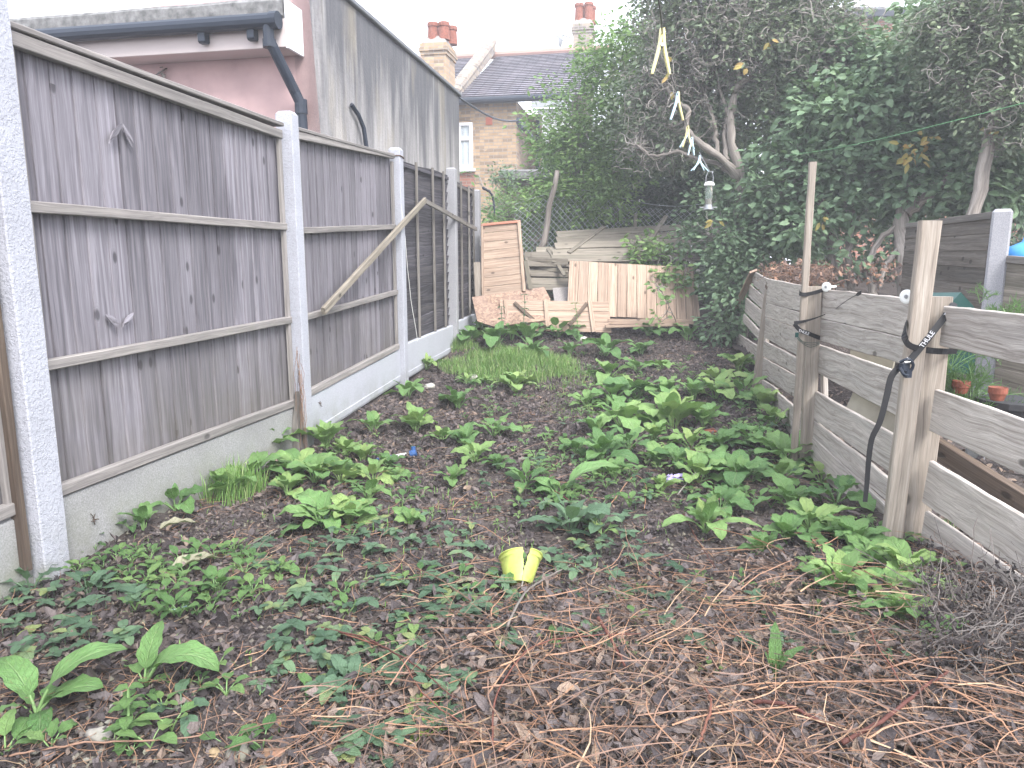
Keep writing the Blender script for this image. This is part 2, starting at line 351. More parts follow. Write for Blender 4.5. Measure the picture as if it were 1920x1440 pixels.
simple('wire', (.36, .39, .40), .5, .5, metal=.3); simple('blue_plastic', (.03, .09, .25), .4); simple('bright_blue', (.06, .30, .72), .35); simple('green_plastic', (.008, .045, .04), .4); simple('green_line', (.2, .5, .22), .5)
simple('white_plastic', (.75, .75, .72), .4); simple('beige_paint', (.33, .31, .25), .8, .2, 6, .3); simple('lilac_cloth', (.4, .35, .6), .8); simple('dark_pot', (.03, .03, .033), .6); simple('line_dark', (.12, .13, .12), .6)
simple('curtain', (.62, .68, .72), .9, .1); simple('lead', (.16, .165, .18), .7); simple('ridge_tile', (.32, .2, .17), .8); simple('red_brick_vent', (.45, .14, .09), .8)
m = NT('glass'); m.b.inputs['Transmission Weight'].default_value = .92; m.b.inputs['Roughness'].default_value = .08; m.col((.8, .88, .86)); m.b.inputs['IOR'].default_value = 1.2
m = NT('window_glass'); m.col((.3, .36, .4)); m.b.inputs['Roughness'].default_value = .06; m.b.inputs['Specular IOR Level'].default_value = .8; m.b.inputs['Alpha'].default_value = .35
# rendered wall with dark streaks that run down from the coping
m = NT('grey_render'); p = m.geo(); s1 = m.noise(m.mapp(p, (2.6, 2.6, .22)), 1.6, 6, .65, .3); s2 = m.noise(m.mapp(p, (9, 9, 1.)), 1.4, 5, .7); n3 = m.noise(p, 40, 4)
z = m.n('SeparateXYZ', _0=p).outputs[2]; hi = m.ramp(m.math('DIVIDE', z, 5.), (.46, .0), (.72, .30))
f = m.math('ADD', s1, hi); c = m.ramp(f, (.46, (.40, .385, .38)), (.60, (.28, .27, .27)), (.75, (.12, .12, .13)))
c = m.mix(.5, c, m.ramp(s2, (.32, .55), (.6, 1.1)), 'MULTIPLY'); c = m.mix(m.ramp(m.noise(m.mapp(p, (1.5, 1.5, .5)), 1.7, 3), (.55, 0.), (.7, .35)), c, (.36, .31, .22))
c = m.mix(.25, c, m.ramp(n3, (.3, .5), (.7, 1.1)), 'MULTIPLY'); m.col(c); m.bump(n3, .004)
def brick(name, c1, c2, mortar, ang=0., scale=1., dark=(.10, .085, .08), damt=.5):
    m = NT(name); p = m.geo(); s = m.n('SeparateXYZ', _0=p); 
    uu = m.math('ADD', m.math('MULTIPLY', s.outputs[0], math.cos(ang)), m.math('MULTIPLY', s.outputs[1], math.sin(ang)))
    v = m.n('CombineXYZ', _0=uu, _1=s.outputs[2], _2=0.)
    b = m.n('TexBrick', Vector=v, Color1=c1, Color2=c2, Mortar=mortar, Scale=1., Mortar_Size=.008, Brick_Width=.225 * scale, Row_Height=.075 * scale, Bias=0.)
    row = m.math('FLOOR', m.math('DIVIDE', s.outputs[2], .075 * scale)); colm = m.math('FLOOR', m.math('DIVIDE', m.math('ADD', uu, m.math('MULTIPLY', m.math('MODULO', row, 2.), .1125 * scale)), .225 * scale))
    wn = m.n('TexWhiteNoise', dict(noise_dimensions='2D'), Vector=m.n('CombineXYZ', _0=colm, _1=row, _2=0.)).outputs[0]
    big = m.noise(p, .9, 3)
    dk = m.math('MULTIPLY', m.math('GREATER_THAN', m.math('ADD', wn, m.math('MULTIPLY', big, .55)), 1.02), m.math('SUBTRACT', 1., b.outputs['Fac']))
    c = m.mix(m.math('MULTIPLY', dk, damt), b.outputs['Color'], dark); c = m.mix(.35, c, m.ramp(m.noise(p, 12, 4), (.3, .55), (.7, 1.1)), 'MULTIPLY')
    m.col(c); m.bump(m.math('SUBTRACT', 1., b.outputs['Fac']), .006); m.b.inputs['Roughness'].default_value = .9
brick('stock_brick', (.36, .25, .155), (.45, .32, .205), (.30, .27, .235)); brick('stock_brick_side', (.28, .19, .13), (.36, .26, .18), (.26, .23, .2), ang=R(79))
brick('red_brick', (.28, .12, .085), (.36, .16, .11), (.28, .24, .21), damt=.2); brick('dark_brick', (.22, .19, .17), (.36, .29, .22), (.3, .28, .26))
m = NT('slate'); v = m.vec(); b = m.n('TexBrick', Vector=v, Color1=(.15, .14, .17), Color2=(.21, .19, .22), Mortar=(.05, .05, .06), Scale=1., Mortar_Size=.012, Brick_Width=.25, Row_Height=.2)
c = m.mix(.5, b.outputs['Color'], m.ramp(m.noise(v, 7, 5), (.3, .5), (.7, 1.3)), 'MULTIPLY'); c = m.mix(m.ramp(m.noise(v, 1.3, 4), (.5, 0.), (.75, .5)), c, (.32, .30, .33)); m.col(c); m.bump(m.math('SUBTRACT', 1., b.outputs['Fac']), .012)
m = NT('osb'); p = m.geo(); vo = m.n('TexVoronoi', Vector=m.mapp(p, (1, 1, 1)), Scale=45.); c = m.mix(m.n('SeparateColor', _0=vo.outputs['Color']).outputs[0], (.17, .105, .08), (.36, .26, .19)); c = m.mix(m.ramp(m.noise(p, 3, 4), (.4, 0.), (.7, .6)), c, (.28, .2, .17)); m.col(c)
m = NT('soil'); p = m.geo(); n1 = m.noise(p, 5, 6, .7); n2 = m.noise(p, 45, 5, .7); vo = m.n('TexVoronoi', Vector=p, Scale=70.)
c = m.ramp(n1, (.3, (.035, .028, .026)), (.55, (.075, .06, .055)), (.75, (.13, .105, .09))); c = m.mix(.6, c, m.ramp(n2, (.3, .4), (.7, 1.5)), 'MULTIPLY')
pb = m.math('GREATER_THAN', m.n('SeparateColor', _0=vo.outputs['Color']).outputs[0], .93); c = m.mix(m.math('MULTIPLY', pb, .5), c, (.15, .13, .12)); m.col(c); m.bump(m.math('ADD', n2, m.math('MULTIPLY', vo.outputs['Distance'], .7)), .012)
m.b.inputs['Roughness'].default_value = .95
# ================================================================ ground
xs = np.concatenate([np.linspace(-60, -3.2, 14), np.linspace(-3, 5, 150), np.linspace(5.4, 60, 14)])
ys = np.concatenate([np.linspace(-30, -.2, 6), np.linspace(0, 12, 220), np.linspace(12.6, 90, 16)])
X, Y = np.meshgrid(xs, ys); Z = gz(X, Y)
inner = ((X > -3) & (X < 5) & (Y > 0) & (Y < 12)).astype(float)
Z = Z + inner * (rng.normal(size=Z.shape) * .006 + .012 * np.sin(X * 23 + 3 * np.sin(Y * 9)) * np.sin(Y * 19 + 2 * np.sin(X * 13)))
gm = MB(); nx, ny = len(xs), len(ys); i, k = np.meshgrid(np.arange(nx - 1), np.arange(ny - 1)); b0 = (k * nx + i)
gm.add(np.stack([X, Y, Z], -1).reshape(-1, 3), q=np.stack([b0, b0 + 1, b0 + nx + 1, b0 + nx], -1).reshape(-1, 4))
tag(gm.build('ground', 'soil', smooth=True), kind='structure', label='bare dark garden soil')

# ================================================================ left fence
K = .195; FX0 = -2.464; kd = nrm([K, 1, 0]); kn = nrm([1, -K, 0])
def FP(y, z, off=0.): return np.array([FX0 + K * y, y, z]) + kn * off
UP = np.array([0, 0, 1.])
def closeboard(y0, y1, zt0, zt1, zb0, zb1, rails, label, cat='fence panel', nb=17, grp=None, broken=False):
    t = thing('fence_panel', FP((y0 + y1) / 2, zb0, -.02), label, cat, grp)
    mb = MB(); L = y1 - y0; bw = L / nb; random.seed(int(y0 * 31))
    for i in range(nb):
        ya = y0 + (i + .5) * bw; s = (ya - y0) / L; zt = zt0 + (zt1 - zt0) * s; zb = zb0 + (zb1 - zb0) * s
        wd = nrm(kd - kn * .075)
        o = (i % 2) * .001
        plank(mb, FP(ya, zb + .01, -.02 + o), FP(ya, zt - .01, -.02 + o), wd, bw * random.uniform(1.12, 1.2), .010, jit=.001, ch=.001)
    mb.build('boards', 'grey_board', t)
    for (s0, h, th, pr) in rails:
        mb = MB(); a = FP(y0 + .01, zb0 + h[0], -.004 + pr / 2); b = FP(y1 - .01, zb1 + h[1], -.004 + pr / 2)
        plank(mb, a, b, UP, th, pr, ch=.004, bow=0); mb.build('rail', 'grey_rail', t)
    mb = MB(); plank(mb, FP(y0 - .0, zt0 + .012, .0), FP(y1, zt1 + .012, .0), kn, .085, .024, ch=.004); mb.build('capping', 'grey_rail', t)
    for yy in (y0 + .022, y1 - .022):
        f = 0 if yy < (y0 + y1) / 2 else 1; zb = (zb0, zb1)[f]; zt = (zt0, zt1)[f]
        mb = MB(); plank(mb, FP(yy, zb + .05, .012), FP(yy, zt - .04, .012), kd, .036, .026); mb.build('end_batten', 'grey_rail', t)
    return t
def rail(h0, h1=None, th=.045, pr=.04): return (0, (h0, h0 if h1 is None else h1), th, pr)
closeboard(2.84, 4.85, 2.36, 2.36, .53, .51, [rail(.555, .60), rail(1.18, 1.215), rail(.03, .03, .05), rail(1.795, 1.80, .055)],
           'grey vertical board fence panel nearest the camera with an arrowhead shaped peel')
closeboard(5.05, 6.89, 2.37, 2.45, .54, .66, [rail(.57, .55), rail(1.17, 1.16), rail(.03, .03, .05), rail(1.80, 1.80, .05)],
           'grey vertical board fence panel crossed by a loose leaning batten', nb=16)
closeboard(.75, 2.66, 2.3, 2.36, .47, .53, [rail(.03, .03, .05), rail(.56)], 'brown edge of a fence panel at the left border beside the first rough concrete post')
def lap(y0, y1, zt0, zt1, zb0, zb1, label, nrow, vb, cells=False):
    t = thing('lap_fence_panel', FP((y0 + y1) / 2, zb0, -.02), label, 'fence panel')
    mb = MB(); H = zt0 - zb0
    for i in range(nrow):
        a = i / nrow; za = zb0 + H * (a + .5 / nrow) ; zb = zb1 + (zt1 - zb1) * (a + .5 / nrow)
        n = 9; s = np.linspace(0, 1, n); wave = .008 * np.sin(s * 9 + i * 2.1)
        pts = [FP(y0 + (y1 - y0) * q, za + (zb - za) * q + wv, -.03) for q, wv in zip(s, wave)]
        sweep(mb, pts, UP + kn * .22, H / nrow * 1.28, .007, .001, .004)
    mb.build('lap_boards', 'dark_board', t)
    for q in vb:
        yy = y0 + (y1 - y0) * q; mb = MB()
        plank(mb, FP(yy, zb0 + (zb1 - zb0) * q + .0, .008), FP(yy, zt0 + (zt1 - zt0) * q + .03, .008), kd, .032, .022, jit=.003); mb.build('batten', 'dark_batten', t)
    for zz in ((zt0, zt1, -.03),):
        mb = MB(); plank(mb, FP(y0, zz[0] + zz[2], -.01), FP(y1, zz[1] + zz[2], -.01), UP, .035, .02); mb.build('top_rail', 'dark_batten' if cells else 'dark_board', t)
    return t
lap(7.06, 8.78, 2.45, 2.50, .69, .73, 'dark brown overlapping board fence panel between the second and third posts, battens split', 17, (.3, .62, .86))
lap(8.92, 9.98, 2.47, 2.44, .75, .80, 'last dark overlapping board fence panel with small square cells near the woodpile', 16, (.08, .36, .72, .95), True)
# posts
def conc_post(y, top, wd, dp, off, mat, label, gnd=None):
    mb = MB(); g = float(gz(FX0 + K * y, y)) - .15
    c = FP(y, 0, off); n = 14; pts = [np.array([c[0], c[1], g + (top - .02 - g) * s]) for s in np.linspace(0, 1, n)] + [np.array([c[0], c[1], top])]
    wds = [wd] * n + [wd - .03]; tds = [dp] * n + [dp - .03]
    sweep(mb, pts, kd, wds, tds, .005, .0015)
    o = mb.build('concrete_post', mat, origin=[c[0], c[1], g + .15]); return tag(o, label, 'post', 'concrete posts of the left fence')
conc_post(2.755, 2.75, .125, .13, .02, 'post_concrete', 'tall rough white concrete fence post at the left edge, nearest the camera')
conc_post(4.945, 2.47, .10, .115, .015, 'post_concrete', 'white speckled concrete fence post between the two grey board panels')
conc_post(6.97, 2.545, .10, .115, .015, 'post_concrete', 'concrete fence post between the second grey panel and the dark panel, string around its top')
conc_post(8.85, 2.60, .10, .11, .015, 'post_concrete_plain', 'plain grey concrete fence post between the two dark lap panels')
conc_post(10.04, 2.46, .10, .11, .015, 'post_concrete_plain', 'last grey concrete fence post beside the leaning pine panel of the pile')
mb = MB(); plank(mb, FP(2.655, .3, .03), FP(2.655, 2.4, .03), kd, .035, .04); tag(mb.build('timber_batten', 'brown_wood', origin=FP(2.655, .3, .03)), 'brown timber batten beside the first concrete post at the left border', 'batten')
# gravel boards
def gboard(y0, y1, zt0, zt1, zb0, zb1, off, mat, label):
    mb = MB(); a = FP(y0, (zt0 + zb0) / 2, off); b = FP(y1, (zt1 + zb1) / 2, off)
    n = 12; s = np.linspace(0, 1, n)[:, None]; pts = a * (1 - s) + b * s; h = np.interp(s[:, 0], [0, 1], [zt0 - zb0, zt1 - zb1])
    sweep(mb, pts, UP, h, .05, .006, .001)
    if mat == 'board_concrete':
        mb2 = MB(); 
        for f in (.10,):
            a2 = FP(y0 + .02, zb0 + .045, off + .027); b2 = FP(y1 - .02, zb1 + .045, off + .027); plank(mb, a2, b2, UP, .05, .012, ch=.005)
    return tag(mb.build('gravel_board', mat, origin=FP((y0 + y1) / 2, zb0, off)), label, 'concrete board', 'concrete boards under the left fence')
gboard(2.82, 4.90, .525, .505, .12, .10, .0, 'board_concrete_grey', 'speckled grey concrete board with green algae under the nearest fence panel')
gboard(5.0, 6.92, .535, .655, .22, .335, .0, 'board_concrete', 'smooth white concrete board with a rusty mark under the second fence panel')
gboard(7.02, 8.80, .685, .725, .33, .40, .0, 'board_concrete', 'smooth white concrete board under the dark lap panel behind the grass')
gboard(8.90, 9.99, .745, .79, .42, .50, .0, 'board_concrete', 'farthest short concrete board half hidden by broad leaves')
gboard(.7, 2.69, .46, .52, .05, .12, .0, 'board_concrete_grey', 'short end of grey concrete board at the left border of the photo')
# rotten stub with hanging roots beside post 1
t = thing('rotten_stub', FP(4.82, .2, .07), 'short rotten wooden post stub with dry roots hanging beside a white post', 'stub')
mb = MB(); pts = wander(FP(4.80, .12, .06), FP(4.83, .62, .05), 7, .004); sweep(mb, pts, kd, [.1, .1, .095, .09, .08, .06, .03], [.05, .05, .05, .045, .04, .03, .02], .006, .008); mb.build('stump', 'dark_batten', t)
mb = MB()
for i in range(14): a = FP(4.8 + random.uniform(-.03, .05), random.uniform(.55, .95), .085); tube(mb, wander(a, a * [1, 1, 0] + [random.uniform(-.05, .05), random.uniform(-.04, .02), .22], 9, .008), .0018, 3)
mb.build('dry_roots', 'straw', t)
# the two loose battens
def batten(name, a, b, wd, w_, t_, mat, label, **k):
    mb = MB(); plank(mb, a, b, wd, w_, t_, jit=.003, **k); return tag(mb.build(name, mat, origin=(np.asarray(a) + b) / 2), label, 'batten')
def onf(px, py, off):      # pixel -> point on the plane of the left fence, off metres in front
    d = ray(px, py); x0 = FX0 + off * math.sqrt(1 + K * K); tt = x0 / (d[0] - K * d[1]); return CAM + d * tt
batten('loose_batten', onf(606, 584, .09), onf(797, 375, .09), kd, .055, .03, 'old_board', 'pale weathered batten leaning diagonally across the left fence with a ragged lower end')
batten('loose_batten', onf(797, 377, .075), onf(893, 430, .075), UP, .05, .025, 'dark_batten', 'dark batten sloping down from the diagonal one across the dark fence panels')
batten('splinter', onf(752, 310, .05), onf(757, 345, .05), kd, .02, .012, 'grey_rail', 'small grey splinter hanging by the top of the third concrete post')
mb = MB(); tube(mb, wander(onf(752, 385, .07), onf(783, 640, .05), 10, .006), .003, 4); tag(mb.build('string', 'white_plastic', origin=onf(783, 640, .05)), 'thin white string hanging down the dark lap fence panel', 'string')
mb = MB(); tube(mb, [FP(6.92, 2.47, .075), FP(6.97, 2.465, .08), FP(7.03, 2.46, .075), FP(7.03, 2.46, -.05), FP(6.91, 2.47, -.05), FP(6.92, 2.47, .075)], .006, 5); tag(mb.build('cord', 'straw', origin=FP(6.92, 2.47, .075)), 'frayed cord tied round the top of the concrete post', 'cord')
# peeled wood arrowheads and resin scars on the near panel
def peel(px, py, pts, label):
    mb = MB(); 
    for a, b in pts:
        for o_ in (0, .35): sweep(mb, wander(onf(px + a[0], py + a[1], .004), onf(px + b[0] + o_ * 8, py + b[1] - o_ * 22, .012 + o_ * .01), 7, .0015), kd, [.002, .014, .02, .024, .02, .012, .002], [.003, .006, .008, .008, .006, .004, .002], .001, .001)
    return tag(mb.build('peeled_splinter', 'grey_board', origin=onf(px, py, .0)), label, 'splinter')
peel(228, 250, [((0, -18), (-24, 20)), ((2, -18), (20, 26))], 'arrowhead shaped splinter peeling off the upper part of the nearest fence panel')
peel(228, 608, [((-30, -18), (-8, 6)), ((22, -22), (2, 6))], 'pair of V shaped splinters low on the nearest fence panel')

# ================================================================ pink building behind the fence
C0 = P(622, 490, 6.2); K1 = nrm([K, 1, 0]); FL = nrm([-1, K, 0])
# side wall end: direction K1 to pixel column 862
best = min(np.linspace(3, 7, 400), key=lambda s: abs((lambda q: 960 + F * q[0] / (math.cos(PITCH) * q[1] - math.sin(PITCH) * (q[2] - 1.5)))(np.append((C0 + K1 * s)[:2], 2.8)) - 862))
C1 = C0 + K1 * best
ztop = P(862, 180, C1[1])[2]
bt = thing('garage_building', [C0[0], C0[1], .3], 'low flat roofed building with a pink front wall and stained grey side wall', 'building')
mb = MB(); q = C0 * [1, 1, 0]; e = C1 * [1, 1, 0]; TH = .25
plank(mb, np.append((q - [0, 0, 0] + kn * -TH / 2 )[:2], ztop / 2), np.append((e + kn * -TH / 2)[:2], ztop / 2), UP, ztop, TH, seg=.5, jit=0, ch=.01); mb.build('side_wall', 'grey_render', bt)
mb = MB(); plank(mb, np.append((q + kn * -TH / 2 - K1 * .03)[:2], ztop + .022), np.append((e + kn * -TH / 2 + K1 * .03)[:2], ztop + .022), kn, TH + .07, .045, ch=.008); mb.build('coping', 'lead', bt)
mb = MB(); zf = 3.75
a = q + FL * .0 + K1 * .12 - kn * .02; b = q + FL * 6.5 + K1 * .12
plank(mb, np.append((a - FL * -.0)[:2], ztop / 2), np.append(b[:2], ztop / 2 - .3), UP, ztop - .1, .24, seg=8, jit=0, ch=.004); mb.build('front_wall', 'pink_paint', bt)
zs, zt = P(430, 85, 5.95)[2], P(430, 30, 5.95)[2]
def fr(u, fwd, z): p_ = q + FL * u - K1 * fwd; return np.array([p_[0], p_[1], z])
mb = MB(); plank(mb, fr(.19, .13, (zs + zt) / 2), fr(6.4, .13, (zs + zt) / 2), UP, zt - zs, .24, seg=7, jit=0, ch=.004); mb.build('fascia', 'cream_paint', bt)
mb = MB(); plank(mb, fr(.165, .13, (zs + zt) / 2 + .06), fr(.188, .13, (zs + zt) / 2 + .06), UP, zt - zs + .14, .25, jit=0); mb.build('fascia_end_cap', 'white_upvc', bt)
mb = MB(); plank(mb, fr(.2, .1, zt + .07), fr(6.4, .1, zt + .05), UP, .17, .34, seg=.4, jit=.004, ch=.03); mb.build('roof_edge', 'roof_felt', bt)
gb = MB(); tube(gb, [fr(u, .315, zt - .035 + .0 * u) for u in np.linspace(.24, 6.4, 14)], .058, 12); tube(gb, [fr(.21, .315, zt - .035), fr(.27, .315, zt - .035)], .066, 12); gut = gb.build('gutter', 'black_plastic', bt)
for px in (115, 380, 470):
    u = 0
    us = np.linspace(.2, 6, 300); pu = [abs(960 + F * p_[0] / (p_[1] * math.cos(PITCH) - (p_[2] - 1.5) * math.sin(PITCH)) - px) for p_ in (fr(u_, .3, zt) for u_ in us)]; u = us[int(np.argmin(pu))]
    mb = MB(); plank(mb, fr(u - .03, .29, zt - .11), fr(u + .03, .29, zt - .11), UP, .11, .07, jit=0, ch=.02); mb.build('gutter_bracket', 'black_plastic', gut)
zd = onf(565, 236, -.4)[2] - .3
mb = MB(); u1 = .30
tube(mb, [fr(u1, .315, zt - .02), fr(u1, .315, zt - .17), fr(u1 - .02, .30, zt - .22), fr(.21, .10, zt - .52), fr(.185, .07, zt - .60), fr(.18, .06, zt - .75), fr(.18, .06, zd)], .043, 12)
for z_ in (zt - .20, zt - .60, zd + .45): tube(mb, [fr(u1 if z_ > zt - .3 else .183, .31 if z_ > zt - .3 else .063, z_ - .03), fr(u1 if z_ > zt - .3 else .183, .31 if z_ > zt - .3 else .063, z_ + .03)], .052, 12)
mb.build('downpipe', 'black_plastic', bt)
# roof slab behind so the block is solid
mb = MB(); quad_sheet(mb, fr(0, -.2, zt + .1), fr(6.4, -.2, zt + .1), fr(6.4, -best, zt + .1), fr(.2, -best, zt + .1)); mb.build('flat_roof', 'roof_felt', bt)
mb = MB(); 
def onw(px, py, off=.01):
    d = ray(px, py); n_ = kn[:2]; tt = np.dot(C0[:2] + n_ * off, n_) / np.dot(d[:2], n_); return CAM + d * tt
tube(mb, [onw(658, 196, -.02), onw(660, 198, .03), onw(672, 215, .04), onw(682, 240, .05), onw(687, 277, .05), onw(689, 330, .05)], .022, 6); mb.build('cable', 'black_plastic', bt)
mb = MB(); c_ = fr(.0, .0, 0)
for k_ in range(7): plank(mb, fr(1.45 + random.uniform(-.03, .03), .02, 3.06 + k_ * .012), fr(1.45 + random.uniform(-.06, .06), .05, 3.0 + k_ * .02), kn, .02, .006)
tag(mb.build('bird_nest', 'dark_batten', origin=fr(1.45, .03, 3.05)), 'small dark wasp comb clump stuck on the pink wall', 'wasp nest')

# ================================================================ far brick house
HY = 18.; hd = nrm([1, -K, 0]); hk = nrm([K, 1, 0])
HC = P(968, 300, HY)                       # corner
def onh(px, py, off=0.):                  # pixel on the facade plane
    d = ray(px, py); n_ = hk; c = HC - n_ * off; tt = np.dot(c[:2], n_[:2]) / np.dot(d[:2], n_[:2]); return CAM + d * tt
ze = onh(930, 190)[2]
ht = thing('brick_house', [HC[0], HC[1], .6], 'yellow brick terraced house with a slate roof, white window and clay chimney pots', 'house')
def hp(u, dep, z): p_ = HC + hd * u + hk * dep; return np.array([p_[0], p_[1], z])
mb = MB(); plank(mb, hp(-6, .15, ze / 2), hp(0, .15, ze / 2), UP, ze, .3, seg=9, jit=0); wl = mb.build('front_wall', 'stock_brick', ht)
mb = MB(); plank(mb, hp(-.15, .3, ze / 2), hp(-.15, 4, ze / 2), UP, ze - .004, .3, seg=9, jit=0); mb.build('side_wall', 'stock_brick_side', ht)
mb = MB(); plank(mb, hp(-.1, 1.8, ze / 2), hp(.33, 1.8, ze / 2), UP, ze - .01, .3, seg=9, jit=0); mb.build('rear_wall', 'stock_brick', ht)
rz = P(960, 104, 22.5)[2]
def slate_sheet(mb, a, b, c, d, u0=0):    # a,b eaves; c,d ridge
    L1 = np.linalg.norm(np.subtract(b, a)); H1 = np.linalg.norm(np.subtract(d, a)); nrow = int(H1 / .2)
    A, B, Cc, D = [np.asarray(x, float) for x in (a, b, c, d)]; n_ = nrm(np.cross(B - A, D - A))
    for i in range(nrow):
        s0, s1 = i / nrow, (i + 1) / nrow
        p0 = A + (D - A) * s0 + n_ * .025; p1 = B + (Cc - B) * s0 + n_ * .025; p2 = B + (Cc - B) * s1; p3 = A + (D - A) * s1
        e0 = p0 - n_ * .03; e1 = p1 - n_ * .03
        o = u0 + (i % 2) * .125
        mb.add([p0, p1, p2, p3, e0, e1], q=[(0, 1, 2, 3), (4, 5, 1, 0)], g=[(o, i * .2, 0), (o + L1, i * .2, 0), (o + L1, i * .2 + .2, 0), (o, i * .2 + .2, 0), (o, i * .2, 0), (o + L1, i * .2, 0)])
mb = MB(); slate_sheet(mb, hp(-1.42, -.25, ze + .02), hp(1.9, -.25, ze + .02), hp(1.9, 4.4, rz), hp(-1.42, 4.4, rz)); mb.build('roof', 'slate', ht)
mb = MB(); slate_sheet(mb, hp(-6, -.25, ze + .02), hp(-1.7, -.25, ze + .02), hp(-1.7, 4.4, rz), hp(-6, 4.4, rz)); mb.build('roof', 'slate', ht)
mb = MB(); tube(mb, [hp(u, 4.4, rz + .03) for u in np.linspace(-6, 1.9, 20)], .11, 8); mb.build('ridge', 'ridge_tile', ht)
mb = MB(); a = hp(-1.56, -.35, ze - .1); b = hp(-1.56, 4.3, rz + .22); n = 8; pts = [a + (b - a) * s for s in np.linspace(0, 1, n)]
sweep(mb, pts, hd, .26, .30, .05, .01); tube(mb, [p_ + [0, 0, .17] for p_ in pts] , .16, 10); mb.build('parapet', 'dark_brick', ht)
mb = MB(); tube(mb, [hp(u, -.33, ze - .03) for u in np.linspace(-1.4, 1.3, 12)], .075, 10); mb.build('gutter', 'black_plastic', ht)
mb = MB(); tube(mb, [hp(.27, 1.58, ze - .1), hp(.27, 1.58, 2.2)], .05, 8); mb.build('downpipe', 'black_plastic', ht)
# chimneys
def chimney(px0, px1, pyt, dep, wside, pots, pyp, mat='stock_brick'):
    # front face spans px0..px1 at depth dep behind the facade
    def at(px, py):
        d = ray(px, py); c = HC + hk * dep; tt = np.dot(c[:2], hk[:2]) / np.dot(d[:2], hk[:2]); return CAM + d * tt
    a = at(px0, pyt); b = at(px1, pyt); wf = np.linalg.norm((b - a)[:2]); zt_ = a[2]; zb_ = zt_ - 3.2; c = (a + b) / 2 + hk * wside / 2
    mb = MB(); sweep(mb, [[c[0], c[1], zb_], [c[0], c[1], zt_ - .38]], hd, wf * .84, wside * .9, .01)
    for (zz, ex, hh) in ((zt_ - .34, .93, .075), (zt_ - .26, 1.0, .075), (zt_ - .17, .93, .1)): box(mb, [c[0], c[1], zz], wf * ex, wside * (ex + .02), hh, math.atan2(hd[1], hd[0]), .008)
    s = mb.build('chimney', mat, ht)
    mb = MB(); sweep(mb, [[c[0], c[1], zt_ - .115], [c[0], c[1], zt_ + .06]], hd, [wf * .88, wf * .6], [wside * .9, wside * .6], .03, .01); mb.build('flaunching', 'stone_grey', s)
    for (px, dd, py) in pots:
        p0 = at(px, pyp) + hk * dd; zt2 = (CAM + ray(px, py) * ((p0[1]) / ray(px, py)[1]))[2]; z0 = zt_ - .02
        mb = MB(); tube(mb, [[p0[0], p0[1], z] for z in (z0, z0 + .12, zt2 - .1, zt2 - .09, zt2 - .02, zt2)], [.135, .125, .115, .135, .135, .12], 14)
        tube(mb, [[p0[0], p0[1], zt2 - .02], [p0[0], p0[1], zt2 + .004]], .1, 12); mb.build('chimney_pot', 'terracotta', s)
chimney(784, 838, 70, -.9, .9, [(806, .25, 43), (812, .65, 54), (827, .25, 42), (833, .65, 50)], 60)
chimney(1071, 1114, 36, 4.3, .8, [(1084, .25, 7), (1088, .55, 12), (1102, .25, 5), (1106, .55, 12)], 30, 'dark_brick')
# window
wa = onh(836, 232, .02); wb = onh(887, 315, .02); wu0 = np.dot(wa - HC, hd); wu1 = np.dot(wb - HC, hd); z1, z0 = wa[2], wb[2]
wt = MB(); 
for (u0, za, u1_, zb) in ((wu0, z1 - .03, wu1, z1 - .03), (wu0, z0 + .03, wu1, z0 + .03), (wu0, z1 - .35 * (z1 - z0), wu1, z1 - .35 * (z1 - z0))): plank(wt, hp(u0, -.02, za), hp(u1_, -.02, zb), UP, .075, .08, seg=3, jit=0)
for u0 in (wu0 + .04, (wu0 + wu1) / 2, wu1 - .04): plank(wt, hp(u0, -.018, z0), hp(u0, -.018, z1), hd, .08, .076, seg=3, jit=0)
wf = wt.build('window', 'white_upvc', ht)
mb = MB(); 
us_ = np.linspace(wu0, wu1, 40)
mb.add([hp(u, -.012 + .012 * math.sin(u * 40), z) for z in (z0, z1) for u in us_], q=[(i, i + 1, 41 + i, 40 + i) for i in range(39)]); mb.build('curtain', 'curtain', wf, smooth=True)
mb = MB(); quad_sheet(mb, hp(wu0, -.03, z0), hp(wu1, -.03, z0), hp(wu1, -.03, z1), hp(wu0, -.03, z1)); mb.build('pane', 'window_glass', wf)
mb = MB(); plank(mb, hp(wu0 - .1, -.05, z0 - .05), hp(wu1 + .06, -.05, z0 - .05), UP, .07, .12, seg=3, jit=0); mb.build('sill', 'white_upvc', wf)
mb = MB()
for i in range(16):
    s = i / 15; u = wu0 + (wu1 - wu0 + .1) * s - .03; plank(mb, hp(u, -.008, z1 + .02 + .06 * math.sin(s * math.pi)), hp(u + (s - .5) * .05, -.008, z1 + .25 + .06 * math.sin(s * math.pi)), hd, .068, .02, jit=0)
mb.build('brick_arch', 'stock_brick', ht)
va = onh(917, 227, .012); mb = MB(); box(mb, va, .16, .02, .17, math.atan2(hd[1], hd[0]))
for k_ in range(4): box(mb, va + [0, -.012, (k_ - 1.5) * .04], .13, .015, .018, math.atan2(hd[1], hd[0]), .002)
mb.build('air_brick', 'red_brick_vent', ht)
ra = onh(862, 328); mb = MB(); plank(mb, hp(wu0 - .5, -.004, z0 - .29), hp(wu1 + .04, -.004, z0 - .29), UP, .36, .03, seg=3, jit=0); mb.build('brick_apron', 'red_brick', ht)
